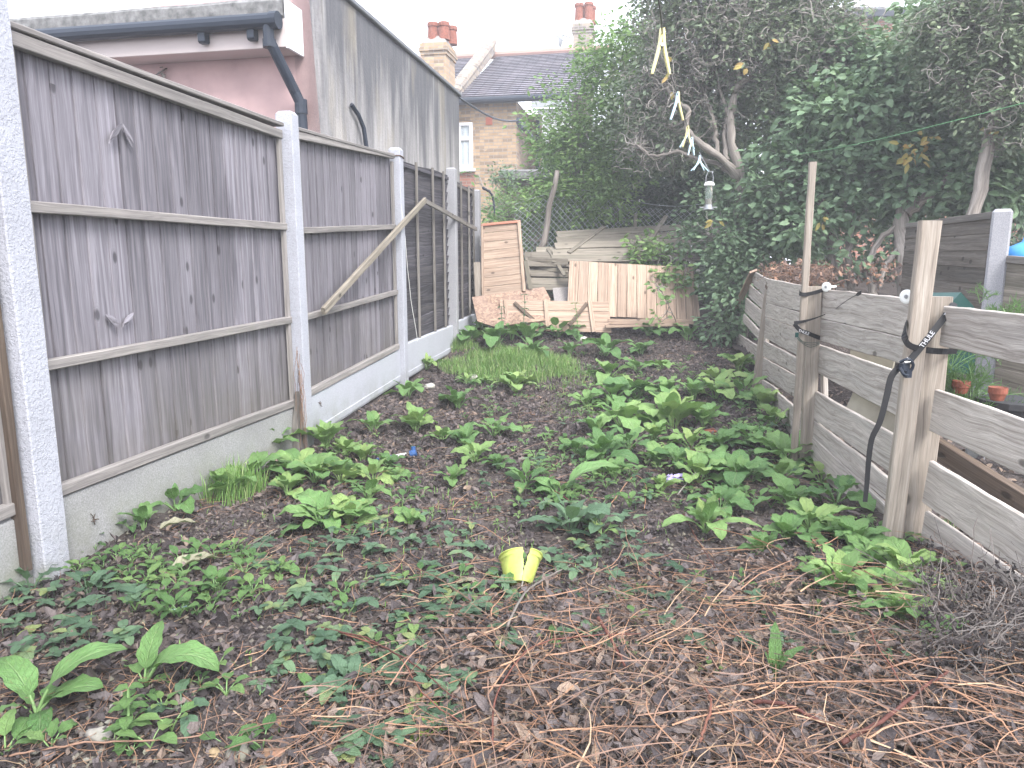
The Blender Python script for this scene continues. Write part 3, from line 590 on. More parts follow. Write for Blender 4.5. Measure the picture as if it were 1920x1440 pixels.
# dish, aerial
t = thing('satellite_dish', P(1062, 72, 21.), 'small grey satellite dish on the side of the far chimney behind the shrub', 'satellite dish')
mb = MB(); c = P(1056, 66, 21.); n_ = 10
rr = np.linspace(0, .3, 4); V = [c]; 
for r_ in rr[1:]:
    for k_ in range(14): an = k_ / 14 * 6.283; V.append(c + np.array([.12 * math.cos(an) * r_ * 2 - r_ * r_, math.cos(an) * r_ * .5, math.sin(an) * r_ * 1.1]))
mb.add(V, q=[(1 + j * 14 + k_, 1 + j * 14 + (k_ + 1) % 14, 15 + j * 14 + (k_ + 1) % 14, 15 + j * 14 + k_) for j in range(2) for k_ in range(14)], t=[(0, 1 + (k_ + 1) % 14, 1 + k_) for k_ in range(14)]); mb.build('dish', 'metal', t)
mb = MB(); tube(mb, [c, P(1072, 72, 21.2)], .02, 5); tube(mb, [c - [0, 0, .15], P(1042, 66, 20.8)], .015, 5); box(mb, P(1042, 65, 20.8), .08, .1, .08); mb.build('arm', 'metal', t)
mb = MB(); a = P(1075, 3, 21.5); tube(mb, [a, a + [0, 0, -.5]], .012, 4); tube(mb, [a + [-.25, 0, 0], a + [.2, 0, .08]], .01, 4)
for k_ in range(5): tube(mb, [a + [-.2 + k_ * .09, 0, -.06], a + [-.2 + k_ * .09, 0, .12]], .006, 4)
tag(mb.build('aerial', 'metal', origin=a), 'thin television aerial on top of the far right chimney', 'aerial')
# cable with box from wall corner to house
a = np.append((C1)[:2], ztop - .02); b = P(972, 226, 17.2); n = 14; pts = [a + (b - a) * s - [0, 0, .12 * math.sin(s * math.pi)] for s in np.linspace(0, 1, n)]
t = thing('overhead_cable', b, 'black cable from the grey wall corner to a dark fitting on the brick house', 'cable')
mb = MB(); tube(mb, pts, .018, 4); tube(mb, wander(b, P(1003, 262, 17.), 6, .01), .03, 4); mb.build('cable', 'black_plastic', t)
mb = MB(); tube(mb, [P(970, 222, 17.2), P(974, 228, 17.15), P(982, 242, 17.1), P(984, 246, 17.1)], [.03, .09, .10, .04], 8); mb.build('fitting', 'black_plastic', t)
# white rendered house beyond, outbuilding and red brick house behind the trees
t = thing('white_house', P(1030, 300, 25) * [1, 1, 0] + [0, 0, .6], 'patch of white rendered house wall seen through the shrub leaves', 'house')
a = P(1008, 205, 25); b = P(1090, 205, 25); mb = MB(); plank(mb, [a[0], 25, a[2] / 2], [b[0], 25, a[2] / 2], UP, a[2], .3, seg=3, jit=0); mb.build('wall', 'white_upvc', t)
mb = MB(); quad_sheet(mb, [a[0] - .2, 24.7, a[2]], [b[0] + .2, 24.7, a[2]], [b[0] + .2, 27, a[2] + 1.], [a[0] - .2, 27, a[2] + 1.]); mb.build('roof', 'lead', t)
t = thing('outbuilding', P(975, 400, 14.5) * [1, 1, 0] + [0, 0, .6], 'low outbuilding with a flat grey roof half covered by ivy', 'outbuilding')
a = P(945, 332, 14.3); b = P(1040, 332, 14.3); mb = MB(); c = (a + b) / 2 * [1, 1, 0]; wd_ = b[0] - a[0]
sweep(mb, [[c[0], 15.1, .6], [c[0], 15.1, a[2]]], [1, 0, 0], wd_, 1.5, .01); mb.build('wall', 'dark_brick', t)
a2 = P(945, 316, 14.2); mb = MB(); quad_sheet(mb, [a[0] - .1, 14.1, a[2] - .02], [b[0] + .1, 14.1, a[2] - .02], [b[0] + .1, 16, a[2] + .35], [a[0] - .1, 16, a[2] + .35]); plank(mb, [a[0] - .1, 14.1, a[2] + .02], [b[0] + .1, 14.1, a[2] + .02], UP, .14, .05, seg=3, jit=0); mb.build('roof', 'roof_felt', t)
t = thing('red_brick_house', P(1700, 400, 20) * [1, 1, 0] + [0, 0, .6], 'red brick house with a dark gutter glimpsed above the trees', 'house')
a = P(1560, 36, 20); b = P(1980, 36, 20); mb = MB(); plank(mb, [a[0], 20, a[2] / 2], [b[0], 20, a[2] / 2], UP, a[2], .3, seg=9, jit=0); mb.build('wall', 'red_brick', t)
mb = MB(); plank(mb, [a[0] - .2, 19.75, a[2] + .05], [b[0] + .2, 19.75, a[2] + .05], UP, .2, .16, seg=9, jit=0, ch=.04); mb.build('gutter', 'black_plastic', t)
mb = MB(); plank(mb, [a[0] - .2, 19.9, a[2] + .15], [b[0] + .2, 19.9, a[2] + .15], UP, .10, .4, seg=9, jit=0); mb.build('roof_edge', 'lead', t)
mb = MB(); quad_sheet(mb, [a[0] - .2, 19.9, a[2] + .18], [b[0] + .2, 19.9, a[2] + .18], [b[0] + .2, 25, a[2] + .6], [a[0] - .2, 25, a[2] + .6]); mb.build('roof', 'lead', t)

# ================================================================ woodpile at the end
def panel(name, corners, nbd, vertical, mat, label, cat='wood panel', battens=(), th=.014, borders=(), seed=1):
    """corners: tl,tr,br,bl world points. boards fill it; battens: list of (u0,v0,u1,v1,width,mat)"""
    tl, tr, br, bl = [np.asarray(c, float) for c in corners]
    def uv(u, v): return (tl * (1 - u) + tr * u) * (1 - v) + (bl * (1 - u) + br * u) * v
    n_ = nrm(np.cross(tr - tl, bl - tl)); 
    if np.dot(n_, CAM - tl) < 0: n_ = -n_
    t = thing(name, (bl + br) / 2, label, cat)
    mb = MB()
    for i in range(nbd):
        s = (i + .5) / nbd
        j = random.uniform(-.004, .004) if mat == 'new_board' else random.uniform(-.02, .02)
        if vertical: a, b = uv(s, random.uniform(-.006, .006)), uv(s, 1 + random.uniform(-.012, .006)); wd = tr - tl; ww = np.linalg.norm(uv(1, .5) - uv(0, .5)) / nbd
        else: a, b = uv(random.uniform(-.01, .006), s), uv(1 + random.uniform(-.006, .01), s); wd = bl - tl; ww = np.linalg.norm(uv(.5, 1) - uv(.5, 0)) / nbd
        plank(mb, a + n_ * j, b + n_ * j, wd, ww * (.965 if mat == 'new_board' else random.uniform(.86, .98)), th, jit=.0015 if mat == 'new_board' else .006, ch=.003)
    mb.build('boards', mat, t)
    for (u0, v0, u1, v1, w_, m_) in battens:
        mb = MB(); a = uv(u0, v0) + n_ * .022; b = uv(u1, v1) + n_ * .022; plank(mb, a, b, np.cross(n_, b - a), w_, .028, jit=.002); mb.build('batten', m_, t)
    return t
def Q(*c): return [P(*x) for x in c]
panel('pine_panel', Q((903, 421, 9.85), (976, 414, 9.75), (986, 546, 9.55), (905, 556, 9.65)), 8, False, 'new_board', 'upright pine board panel with a red stained top edge beside the last post', battens=[(0, .015, 1, .015, .035, 'red_batten'), (.965, 0, .965, 1, .04, 'new_board'), (.02, .0, .02, 1, .03, 'new_board')])
panel('pine_panel', Q((1068, 489, 9.55), (1300, 502, 9.65), (1306, 600, 9.35), (1062, 592, 9.25)), 13, True, 'new_board', 'wide pine panel of vertical tongued boards leaning on the heap')
panel('pine_panel', Q((938, 562, 9.35), (1140, 566, 9.3), (1146, 624, 9.15), (942, 620, 9.2)), 3, False, 'new_board', 'low pine panel with crossed braces lying in front of the heap',
      battens=[(.05, 0, .05, 1, .045, 'new_board'), (.42, 0, .42, 1, .05, 'new_board'), (.83, 0, .84, 1, .05, 'new_board'), (.13, .1, .40, 1., .045, 'brown_wood'), (.62, .8, .8, .08, .045, 'brown_wood')])
panel('grey_fence_panel', Q((1045, 436, 10.6), (1330, 418, 10.9), (1320, 492, 9.9), (1035, 492, 9.8)), 5, False, 'old_board', 'large weathered board panel lying sloped at the top of the heap, with cross battens',
      battens=[(.30, -.05, .1, .75, .06, 'old_board'), (.70, -.25, .56, .9, .06, 'old_board'), (.88, .1, .72, 1., .06, 'old_board')])
panel('grey_fence_panel', Q((1010, 462, 10.3), (1190, 460, 10.3), (1180, 505, 9.75), (985, 500, 9.8)), 3, False, 'old_board', 'grey broken board panel behind the upright panel, a loose batten across it',
      battens=[(.12, .2, .42, 1.4, .05, 'old_board'), (.55, .6, .75, 1.3, .05, 'old_board')])
panel('grey_fence_panel', Q((983, 470, 10.1), (1075, 476, 10.1), (1075, 545, 9.6), (990, 545, 9.6)), 6, False, 'old_board', 'collapsed grey slatted panel with dark gaps in the middle of the heap')
mb = MB()
for k_ in range(9): a = P(985 + random.uniform(-5, 10), 485 + k_ * 9, 9.95); b = P(1075 + random.uniform(-10, 5), 488 + k_ * 8 + random.uniform(-6, 6), 9.75); plank(mb, a, b, UP, .05, .012, bow=.02, jit=.005)
tag(mb.build('broken_boards', 'old_board', origin=P(1030, 545, 9.8), ), 'warped broken slats jammed below the grey panel', 'slats')
mb = MB(); 
def poly_board(name, pts, th, mat, label, cat):
    mb = MB(); pts = [np.asarray(p_) for p_ in pts]; c = sum(pts) / len(pts); n_ = nrm(np.cross(pts[1] - pts[0], pts[2] - pts[0])); 
    if np.dot(n_, CAM - c) < 0: n_ = -n_
    k_ = len(pts); V = pts + [p_ - n_ * th for p_ in pts] + [c, c - n_ * th]
    mb.add(V, q=[(i, (i + 1) % k_, (i + 1) % k_ + k_, i + k_) for i in range(k_)], t=[(2 * k_, (i + 1) % k_, i) for i in range(k_)] + [(2 * k_ + 1, i + k_, (i + 1) % k_ + k_) for i in range(k_)])
    return tag(mb.build(name, mat, origin=c), label, cat)
poly_board('chipboard_sheet', Q((885, 557, 9.5), (1020, 538, 9.6), (1032, 560, 9.45), (1030, 600, 9.2), (925, 612, 9.1), (895, 602, 9.15)), .018, 'osb', 'reddish chipboard sheet lying against the bottom of the heap at left', 'chipboard')
poly_board('chipboard_sheet', Q((1036, 540, 9.62), (1085, 536, 9.62), (1110, 566, 9.42), (1040, 568, 9.42)), .012, 'stone_grey', 'pale grey board offcut between the chipboard and the wide pine panel', 'board')
batten('plank', P(1140, 603, 9.2), P(1300, 603, 9.3), UP, .07, .03, 'new_board', 'lower pine plank on the ground under the wide pine panel')
batten('plank', P(1135, 612, 9.12), P(1290, 609, 9.2), UP, .03, .06, 'new_board', 'thin second pine plank lying in front of the lower plank')
batten('upright_board', P(986, 489, 9.6), P(995, 542, 9.55), [1, 0, 0], .06, .02, 'old_board', 'short upright grey slat standing right of the upright pine panel')
batten('brown_post', P(1304, 555, 9.6), P(1308, 598, 9.4), [1, 0, 0], .06, .05, 'new_board', 'short orange brown post at the right end of the pine panel')
batten('weathered_stump', P(894, 492, 9.75), P(897, 556, 9.7), [1, 0, 0], .09, .06, 'post_wood', 'short weathered brown post between the last concrete post and the pile')
# leaning pole
mb = MB(); pts = [P(1012, 468, 10.5), P(1020, 455, 10.55), P(1026, 420, 10.6), P(1030, 385, 10.6), P(1040, 350, 10.6), P(1045, 320, 10.6)]
tube(mb, pts, [.05, .05, .045, .042, .04, .035], 7); tag(mb.build('leaning_pole', 'bark', origin=pts[0], smooth=True), 'bent grey wooden pole standing against the wire fence', 'pole')
batten('short_post', P(1192, 402, 10.9), P(1190, 440, 10.7), [1, 0, 0], .045, .04, 'old_board', 'short pale stake sticking up behind the top panel')
# chain link
t = thing('chain_link_fence', P(1150, 470, 10.95), 'sagging wire chain link fence in front of the dark hedge', 'fence')
mb = MB(); ca, cb = P(960, 480, 10.9), P(1400, 480, 11.1); H = P(1150, 372, 10.95)[2] - ca[2] + .06; Lx = np.linalg.norm(cb - ca); st = .085
def cl(x, z):
    s = x / Lx; p_ = ca + (cb - ca) * s; sag = .12 * math.sin(s * 7) * z / H - .1 * max(0, .25 - s) * 4 * z / H
    return [p_[0] + .05 * z, p_[1] + .06 * math.sin(s * 11 + z * 3), ca[2] - .05 + z + sag]
nxx = int(Lx / st)
for i in range(-int(H / st), nxx):
    for dr in (1, -1):
        pts = []
        for j in range(int(H / st) + 1):
            x = (i + j) * st if dr == 1 else (nxx - i - j) * st
            if 0 <= x <= Lx: pts.append(cl(x, j * st))
        if len(pts) > 1: tube(mb, pts, .004, 3, cap=False)
mb.build('wire_mesh', 'wire', t)
mb = MB(); tube(mb, [cl(x, H) for x in np.linspace(0, Lx, 20)], .004, 4); mb.build('top_wire', 'wire', t)
# ================================================================ right plank fence
bA, bB, bC, bD, bR = G(1700, 1008), G(1512, 868), G(1422, 728), G(1378, 648), G(1920, 1160)
bR = bA + (bR - bA) * 1.0
bR2 = bA + (bR - bA) * 1.7
def ons(px, py, a, b, off=0.):        # off>0 = toward the garden / camera side
    n_ = np.array([b[1] - a[1], -(b[0] - a[0])]); n_ = n_ / np.linalg.norm(n_)
    if np.dot(n_, -a[:2]) < 0: n_ = -n_
    d = ray(px, py); c = a[:2] + n_ * off; tt = np.dot(c, n_) / np.dot(d[:2], n_); return CAM + d * tt
fence = thing('plank_fence', bB, 'low rickety fence of pale weathered horizontal planks along the right side', 'fence')
def pl(seg, L, Rr, off=0., th=.022, ext=0., mat='pale_board', bow=0.):
    """L,R: (px, ytop, ybottom)"""
    a, b = seg
    lt, lb = ons(L[0], L[1], a, b, off), ons(L[0], L[2], a, b, off); rt, rb = ons(Rr[0], Rr[1], a, b, off), ons(Rr[0], Rr[2], a, b, off)
    p0, p1 = (lt + lb) / 2, (rt + rb) / 2; p1 = p1 + (p1 - p0) * ext
    n = 12; s = np.linspace(0, 1, n); h = (lt - lb)[2] * (1 - s) + (rt - rb)[2] * s
    pts = p0 + (p1 - p0) * s[:, None]; pts[:, 2] += np.sin(s * 3 + L[1]) * .002 + rng.normal(size=n) * .0008
    pts[:, :2] += (np.sin(s * math.pi) * bow)[:, None] * nrm([1, .2])[:2]
    mb = MB(); sweep(mb, pts, UP, h, th, .004, .002); mb.build('plank', mat, fence)
AB, BC, CD, AR = (bA, bB), (bB, bC), (bC, bD), (bA, bR)
for L, Rr in (((1530, 541, 596), (1735, 562, 640)), ((1530, 595, 636), (1720, 639, 690)), ((1527, 643, 695), (1710, 704, 792)), ((1522, 728, 780), (1700, 828, 908)), ((1522, 783, 815), (1690, 912, 960)), ((1524, 818, 874), (1685, 965, 1030))):
    pl(AB, L, Rr, -.03 + random.uniform(-.004, .004))
for L, Rr in (((1770, 571, 648), (1920, 590, 685)), ((1752, 727, 808), (1920, 783, 892)), ((1740, 860, 945), (1920, 967, 1075)), ((1733, 953, 1035), (1920, 1082, 1185))):
    pl(AR, L, Rr, -.03 + random.uniform(-.004, .004), ext=.7)
for L, Rr in (((1432, 520, 566), (1515, 538, 588)), ((1430, 566, 592), (1515, 590, 622)), ((1428, 592, 630), (1515, 623, 676)), ((1425, 634, 664), (1512, 680, 712)), ((1422, 664, 700), (1510, 714, 757)), ((1452, 728, 795), (1508, 778, 835)), ((1418, 703, 735), (1456, 728, 760))):
    pl(BC, L, Rr, -.03 + random.uniform(-.004, .004))
for L, Rr in (((1413, 508, 532), (1447, 528, 566)), ((1406, 533, 556), (1443, 566, 592)), ((1399, 558, 585), (1440, 593, 628)), ((1379, 622, 645), (1432, 655, 700)), ((1395, 588, 604), (1436, 632, 650))):
    pl(CD, L, Rr, -.03 + random.uniform(-.004, .004))
def upright(name, seg, top, bot, w_, t_, off, label, mat='post_wood', parent=None, lean=0.):
    a, b = seg; p0 = ons(bot[0], bot[1], a, b, off); p1 = ons(top[0], top[1], a, b, off); p0 = p0 - nrm(p1 - p0) * .12
    d = nrm(b - a) * [1, 1, 0]; mb = MB(); plank(mb, p0, p1, d, w_, t_, seg=.12, jit=.0025, ch=.006)
    if parent is not None: return mb.build(name, mat, parent)
    return tag(mb.build(name, mat, origin=p0), label, 'post')
xdir = np.array([1., 0, 0])
def upr(name, tl, br_, Y, w_, t_, label=None, mat='post_wood', parent=None):
    p1 = P(tl[0], tl[1], Y[0]); p0 = P(br_[0], br_[1], Y[1]); p0 = p0 - nrm(p1 - p0) * .14
    mb = MB(); plank(mb, p0, p1, nrm([1, -.25, 0]), w_, t_, seg=.12, jit=.0025, ch=.006)
    if parent is not None: return mb.build(name, mat, parent)
    return tag(mb.build(name, mat, origin=p0), label, 'post')
YA, YB, YC, YD = bA[1], bB[1], bC[1], bD[1]
upr('post', (1760, 556), (1714, 1010), (YA + .0, YA - .0), .108, .045, parent=fence)
upr('tall_stake', (1744, 414), (1672, 1008), (YA - .07, YA - .07), .078, .05, 'thick tall stake strapped to the plank fence with black webbing, knot in its side')
upr('post', (1527, 537), (1513, 870), (YB, YB), .088, .04, parent=fence)
upr('tall_stake', (1524, 304), (1489, 850), (YB - .06, YB - .06), .042, .04, 'thin tall pale stake strapped to the fence, rising highest above the planks')
upr('post', (1446, 529), (1419, 732), (YC - .03, YC - .03), .10, .045, parent=fence)
mb = MB(); plank(mb, ons(1413, 508, *CD, .0), ons(1380, 578, *CD, .0), nrm([1, 0, .4]), .09, .022); mb.build('end_plank', 'new_board', fence)
mb = MB(); plank(mb, ons(1545, 700, *AB, -.07), ons(1548, 800, *AB, -.07), nrm(bB - bA), .05, .03); mb.build('rear_batten', 'pale_board', fence)
# discs
def disc(p, label):
    t = thing('cap_disc', p, label, 'disc'); mb = MB(); d_ = nrm([-.75, -.55, .0]); p = np.asarray(p)
    tube(mb, [p, p + d_ * .006, p + d_ * .009], [.030, .030, .022], 20); mb.build('cap', 'white_plastic', t)
    mb = MB(); tube(mb, [p + d_ * .009, p + d_ * .014], [.009, .007], 10); mb.build('hub', 'metal', t)
    mb = MB(); tube(mb, [p, p - d_ * .10], .008, 8); mb.build('peg', 'white_plastic', t); return t
disc(P(1550, 538, YB - .09), 'round white disc on a peg on the fence top beside the thin stake')
disc(P(1701, 556, YA - .03), 'round white disc half hidden behind the thick strapped stake')
# webbing straps
def ribbon(mb, pts, wd, w_=.024, th=.0018): sweep(mb, pts, wd, w_, th, .0004, 0)
def smooth(pts, n=24):
    pts = np.asarray(pts, float); m_ = len(pts); t = np.linspace(0, m_ - 1, n); out = []
    for q in t:
        i = min(int(q), m_ - 2); f = q - i; p0 = pts[max(i - 1, 0)]; p1 = pts[i]; p2 = pts[i + 1]; p3 = pts[min(i + 2, m_ - 1)]
        out.append(.5 * ((2 * p1) + (p2 - p0) * f + (2 * p0 - 5 * p1 + 4 * p2 - p3) * f * f + (3 * p1 - p0 - 3 * p2 + p3) * f ** 3))
    return np.array(out)
def lettering(txt, pa, pb, size, parent, toward):
    """text running from pa to pb, facing the camera side"""
    cu = bpy.data.curves.new('lettering_source', 'FONT'); cu.body = txt; cu.size = size; cu.extrude = .0004; cu.offset = size * .012; cu.align_x = 'CENTER'; cu.align_y = 'CENTER'
    src = bpy.data.objects.new('lettering_source', cu); S.collection.objects.link(src); bpy.context.view_layer.update()
    me = bpy.data.meshes.new_from_object(src.evaluated_get(bpy.context.evaluated_depsgraph_get())); bpy.data.objects.remove(src); me.name = 'lettering'
    me.materials.clear(); me.materials.append(M['strap_text']); o = bpy.data.objects.new('lettering', me); link(o, parent)
    x = nrm(np.subtract(pb, pa)); n_ = np.asarray(toward, float); n_ = nrm(n_ - x * np.dot(n_, x)); y = np.cross(n_, x); c = (np.asarray(pa) + pb) / 2 + n_ * .0025
    m_ = Matrix(((x[0], y[0], n_[0], c[0]), (x[1], y[1], n_[1], c[1]), (x[2], y[2], n_[2], c[2]), (0, 0, 0, 1)))
    off = Matrix.Translation(-Vector([float(v) for v in org(parent)])); o.matrix_local = off @ m_; return o
yS = YA - .105
t = thing('webbing_strap', P(1700, 640, yS), 'black webbing strap with white lettering, knotted round the thick stake, tail hanging down', 'strap')
tow = nrm(CAM - P(1720, 640, yS))
mb = MB(); diag = smooth([P(1790, 568, YA - .03), P(1776, 588, YA - .08), P(1745, 628, yS), P(1716, 664, yS), P(1697, 685, yS)]); ribbon(mb, diag, np.cross(tow, diag[-1] - diag[0]), .027); mb.build('band', 'strap_black', t)
lettering('THULE', P(1724, 655, yS - .004), P(1753, 618, yS - .004), .026, t, tow)
lettering('THULE', P(1690, 690, yS - .006), P(1703, 673, yS - .006), .019, t, tow)
lettering('TH', P(1771, 594, YA - .086), P(1781, 581, YA - .086), .019, t, tow)
mb = MB(); loop = smooth([P(1795, 658, YA - .02), P(1768, 659, yS + .01), P(1735, 656, yS + .01), P(1706, 648, yS - .01), P(1696, 632, yS - .02), P(1697, 612, yS + .02), P(1700, 600, YA)]); ribbon(mb, loop, UP * .8 + xdir * .3, .026); mb.build('loop', 'strap_black', t)
mb = MB(); tail = smooth([P(1692, 684, yS - .01), P(1672, 705, yS - .02), P(1662, 745, yS - .03), P(1650, 790, yS - .04), P(1635, 822, yS - .045), P(1629, 860, yS - .05), P(1626, 900, yS - .05), P(1622, 941, yS - .055)], 40)
ribbon(mb, tail, xdir, [.028] * 12 + list(np.linspace(.027, .020, 28))); mb.build('tail', 'strap_black', t)
mb = MB(); c = P(1696, 688, yS - .02)
box(mb, c, .05, .022, .03, .5, .005); box(mb, c + [.018, .002, -.028], .03, .02, .035, .2, .006); tube(mb, smooth([c + [-.02, 0, .02], c + [.0, -.02, .035], c + [.03, -.01, .01], c + [.02, 0, -.03], c + [-.01, -.02, -.03], c + [-.025, -.01, .0]]), .007, 6); mb.build('buckle', 'black_plastic', t)
mb = MB(); tube(mb, [c + [-.012, -.018, .022], c + [.01, -.02, .026]], .005, 6); mb.build('buckle_pin', 'metal', t)
yS = YB - .09
t = thing('webbing_strap', P(1510, 600, yS), 'narrow black lettered strap looped twice round the thin tall stake', 'strap'); tow = nrm(CAM - P(1510, 600, yS))
mb = MB(); a = smooth([P(1548, 542, YB), P(1530, 548, YB - .06), P(1512, 552, yS), P(1501, 551, yS), P(1499, 546, yS + .02)]); ribbon(mb, a, UP, .024); mb.build('upper_band', 'strap_black', t)
mb = MB(); a = smooth([P(1615, 548, YA + .55), P(1590, 562, YA + .75), P(1560, 583, YB - .15), P(1530, 596, yS), P(1505, 603, yS - .01), P(1489, 606, yS - .01)], 30); ribbon(mb, a, UP, [.020] * 3 + [.004] * 13 + list(np.linspace(.006, .026, 14))); mb.build('twisted_band', 'strap_black', t)
mb = MB(); a = smooth([P(1489, 607, yS - .01), P(1500, 619, yS), P(1515, 625, yS - .004), P(1530, 631, YB - .06), P(1538, 634, YB - .03)]); ribbon(mb, a, UP, .026); mb.build('lower_band', 'strap_black', t)
lettering('THULE', P(1496, 619, yS - .006), P(1518, 627, yS - .006), .024, t, tow)
mb = MB(); 
for k_ in range(3): tube(mb, smooth([P(1494, 628 + k_ * 3, yS), P(1505, 640 + k_ * 2, yS - .01), P(1520, 643 + k_ * 4, YB - .07), P(1537, 641 + k_ * 2, YB - .03)]), .0016, 4)
box(mb, P(1494, 628, yS), .02, .012, .03)
tag(mb.build('green_twine', 'green_plastic', origin=P(1500, 630, yS)), 'thin green garden twine round the thin stake below its strap', 'twine')

# ================================================================ neighbour's side
mb = MB(); c = P(1880, 392, 4.6); sweep(mb, [[c[0], c[1], .2], [c[0], c[1], c[2] - .02], [c[0], c[1], c[2]]], nrm([1, -.6, 0]), [.11, .11, .08], [.10, .10, .07], .012)
tag(mb.build('concrete_post', 'post_concrete_plain', origin=[c[0], c[1], .3]), 'grey slotted concrete post in the neighbouring garden at the right edge', 'post')
def bigpanel(a, b, zb, label, nb, mat='old_board', rail_=True):
    t = thing('fence_panel', [(a[0] + b[0]) / 2, (a[1] + b[1]) / 2, zb], label, 'fence panel'); mb = MB()
    for i in range(nb):
        s = (i + .5) / nb; za = zb + (a[2] - zb) * s; zb_ = zb + (b[2] - zb) * s
        plank(mb, [a[0], a[1], za], [b[0], b[1], zb_], UP + np.array([0, -.15, 0]), (a[2] - zb) / nb * 1.1, .01, seg=.3, jit=.002)
    mb.build('boards', mat, t); mb = MB(); plank(mb, a + [0, -.02, .0], b + [0, -.02, 0], UP, .045, .04); mb.build('top_rail', 'dark_batten', t); return t
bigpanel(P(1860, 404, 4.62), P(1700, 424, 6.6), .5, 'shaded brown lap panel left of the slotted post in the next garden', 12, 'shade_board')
bigpanel(P(1888, 486, 4.55), P(2060, 500, 3.9), .3, 'lower brown board panel right of the slotted post under the blue thing', 7, 'old_board')
t = MB(); 
def ball(mb, c, rx, ry, rz, n=12, jit=0.): 
    V = []; 
    for i in range(n + 1):
        ph = math.pi * i / n
        for k_ in range(n): th_ = 2 * math.pi * k_ / n; j = 1 + random.uniform(-jit, jit); V.append([c[0] + rx * math.sin(ph) * math.cos(th_) * j, c[1] + ry * math.sin(ph) * math.sin(th_) * j, c[2] + rz * math.cos(ph) * j])
    mb.add(V, q=[(i * n + k_, (i + 1) * n + k_, (i + 1) * n + (k_ + 1) % n, i * n + (k_ + 1) % n) for i in range(n) for k_ in range(n)])
c = P(1925, 470, 4.9); tube(t, [c + [0, 0, -.12], c + [0, 0, -.03], c + [.0, 0, .0], c + [.02, 0, .05], c + [.03, 0, .12]], [.13, .13, .11, .05, .04], 14)
tag(t.build('water_can', 'bright_blue', origin=c, smooth=True), 'bright blue plastic container top above the panel at the right edge', 'container')
b = P(1802, 548, 4.05); poly_board('compost_bin', [P(1776, 575, 4.), b, P(1828, 577, 4.1), P(1828, 700, 4.1), P(1776, 700, 4.)], .3, 'green_plastic', 'dark green plastic bin with a peaked lid just above the plank fence top', 'bin')
mb = MB(); plank(mb, P(1600, 742, 4.1), P(1690, 800, 3.6), UP + xdir * .3, .18, .02); plank(mb, P(1598, 648, 4.2), P(1680, 665, 4.0), UP, .2, .02); tag(mb.build('painted_board', 'beige_paint', origin=P(1640, 770, 3.8)), 'beige painted boards seen through the gaps of the plank fence', 'board')
mb = MB(); plank(mb, P(1738, 828, 3.35), P(1985, 985, 2.75), UP, .09, .05); tag(mb.build('timber_beam', 'brown_wood', origin=P(1840, 900, 3.)), 'dark brown timber beam sloping behind the right plank fence', 'beam')
def pot(px, py, Y, r_, h_, mat, label):
    p_ = P(px, py + 14, Y); mb = MB(); tube(mb, [p_ - [0, 0, h_], p_ - [0, 0, .03], p_ - [0, 0, .028], p_, p_ - [0, 0, .015]], [r_ * .75, r_, r_ * 1.1, r_ * 1.1, r_ * .9], 18); return tag(mb.build('flower_pot', mat, origin=p_ - [0, 0, h_]), label, 'plant pot')
pot(1803, 700, 3.35, .035, .06, 'terracotta', 'small red clay pot among feathery leaves behind the fence'); pot(1872, 712, 3.2, .035, .06, 'terracotta', 'second red clay pot right of the small one behind the fence'); pot(1900, 735, 3.3, .14, .2, 'dark_pot', 'black plastic plant pot at the right edge behind the fence')
def spiky(px, py, Y, n, L, label, mat='leaf_fresh'):
    p_ = P(px, py, Y); mb = MB()
    for k_ in range(n):
        an = random.uniform(0, 6.28); e = random.uniform(.3, 1.4); d_ = np.array([math.cos(an) * math.cos(e), math.sin(an) * math.cos(e), math.sin(e)]); b = p_ + rng.normal(size=3) * .02
        st = [b + d_ * L * s + np.array([0, 0, -.25 * L * s * s]) for s in np.linspace(0, 1, 6)]; tube(mb, st, .002, 3, r=.4); mb.g[-1] *= 0
        m_ = 34; s = rng.random(m_) ** .7; idx = np.clip((s * 5).astype(int), 0, 4); pos = np.array(st)[idx] + (np.array(st)[idx + 1] - np.array(st)[idx]) * ((s * 5) % 1)[:, None]
        ax = d_ * .7 + rng.normal(size=(m_, 3)) * .55; leaves(mb, pos, ax, rng.normal(size=(m_, 3)), L * .22, L * .018, var=rng.random(m_) * .6)
    return tag(mb.build('feathery_plant', mat, origin=p_), label, 'plant', 'feathery plants behind the plank fence')
spiky(1810, 760, 3.4, 30, .26, 'feathery narrow leaved plant behind the fence, right of the thick post'); spiky(1870, 660, 3.6, 30, .28, 'tallest feathery green plant filling the wide fence gap')
spiky(1900, 640, 3.1, 18, .2, 'feathery plant closest to the right border'); spiky(1835, 830, 3.5, 16, .18, 'low feathery plant above the brown beam'); spiky(1850, 560, 4.1, 7, .12, 'single small spiky tuft showing above the fence top'); spiky(1780, 690, 3.5, 22, .2, 'feathery plant touching the thick post')
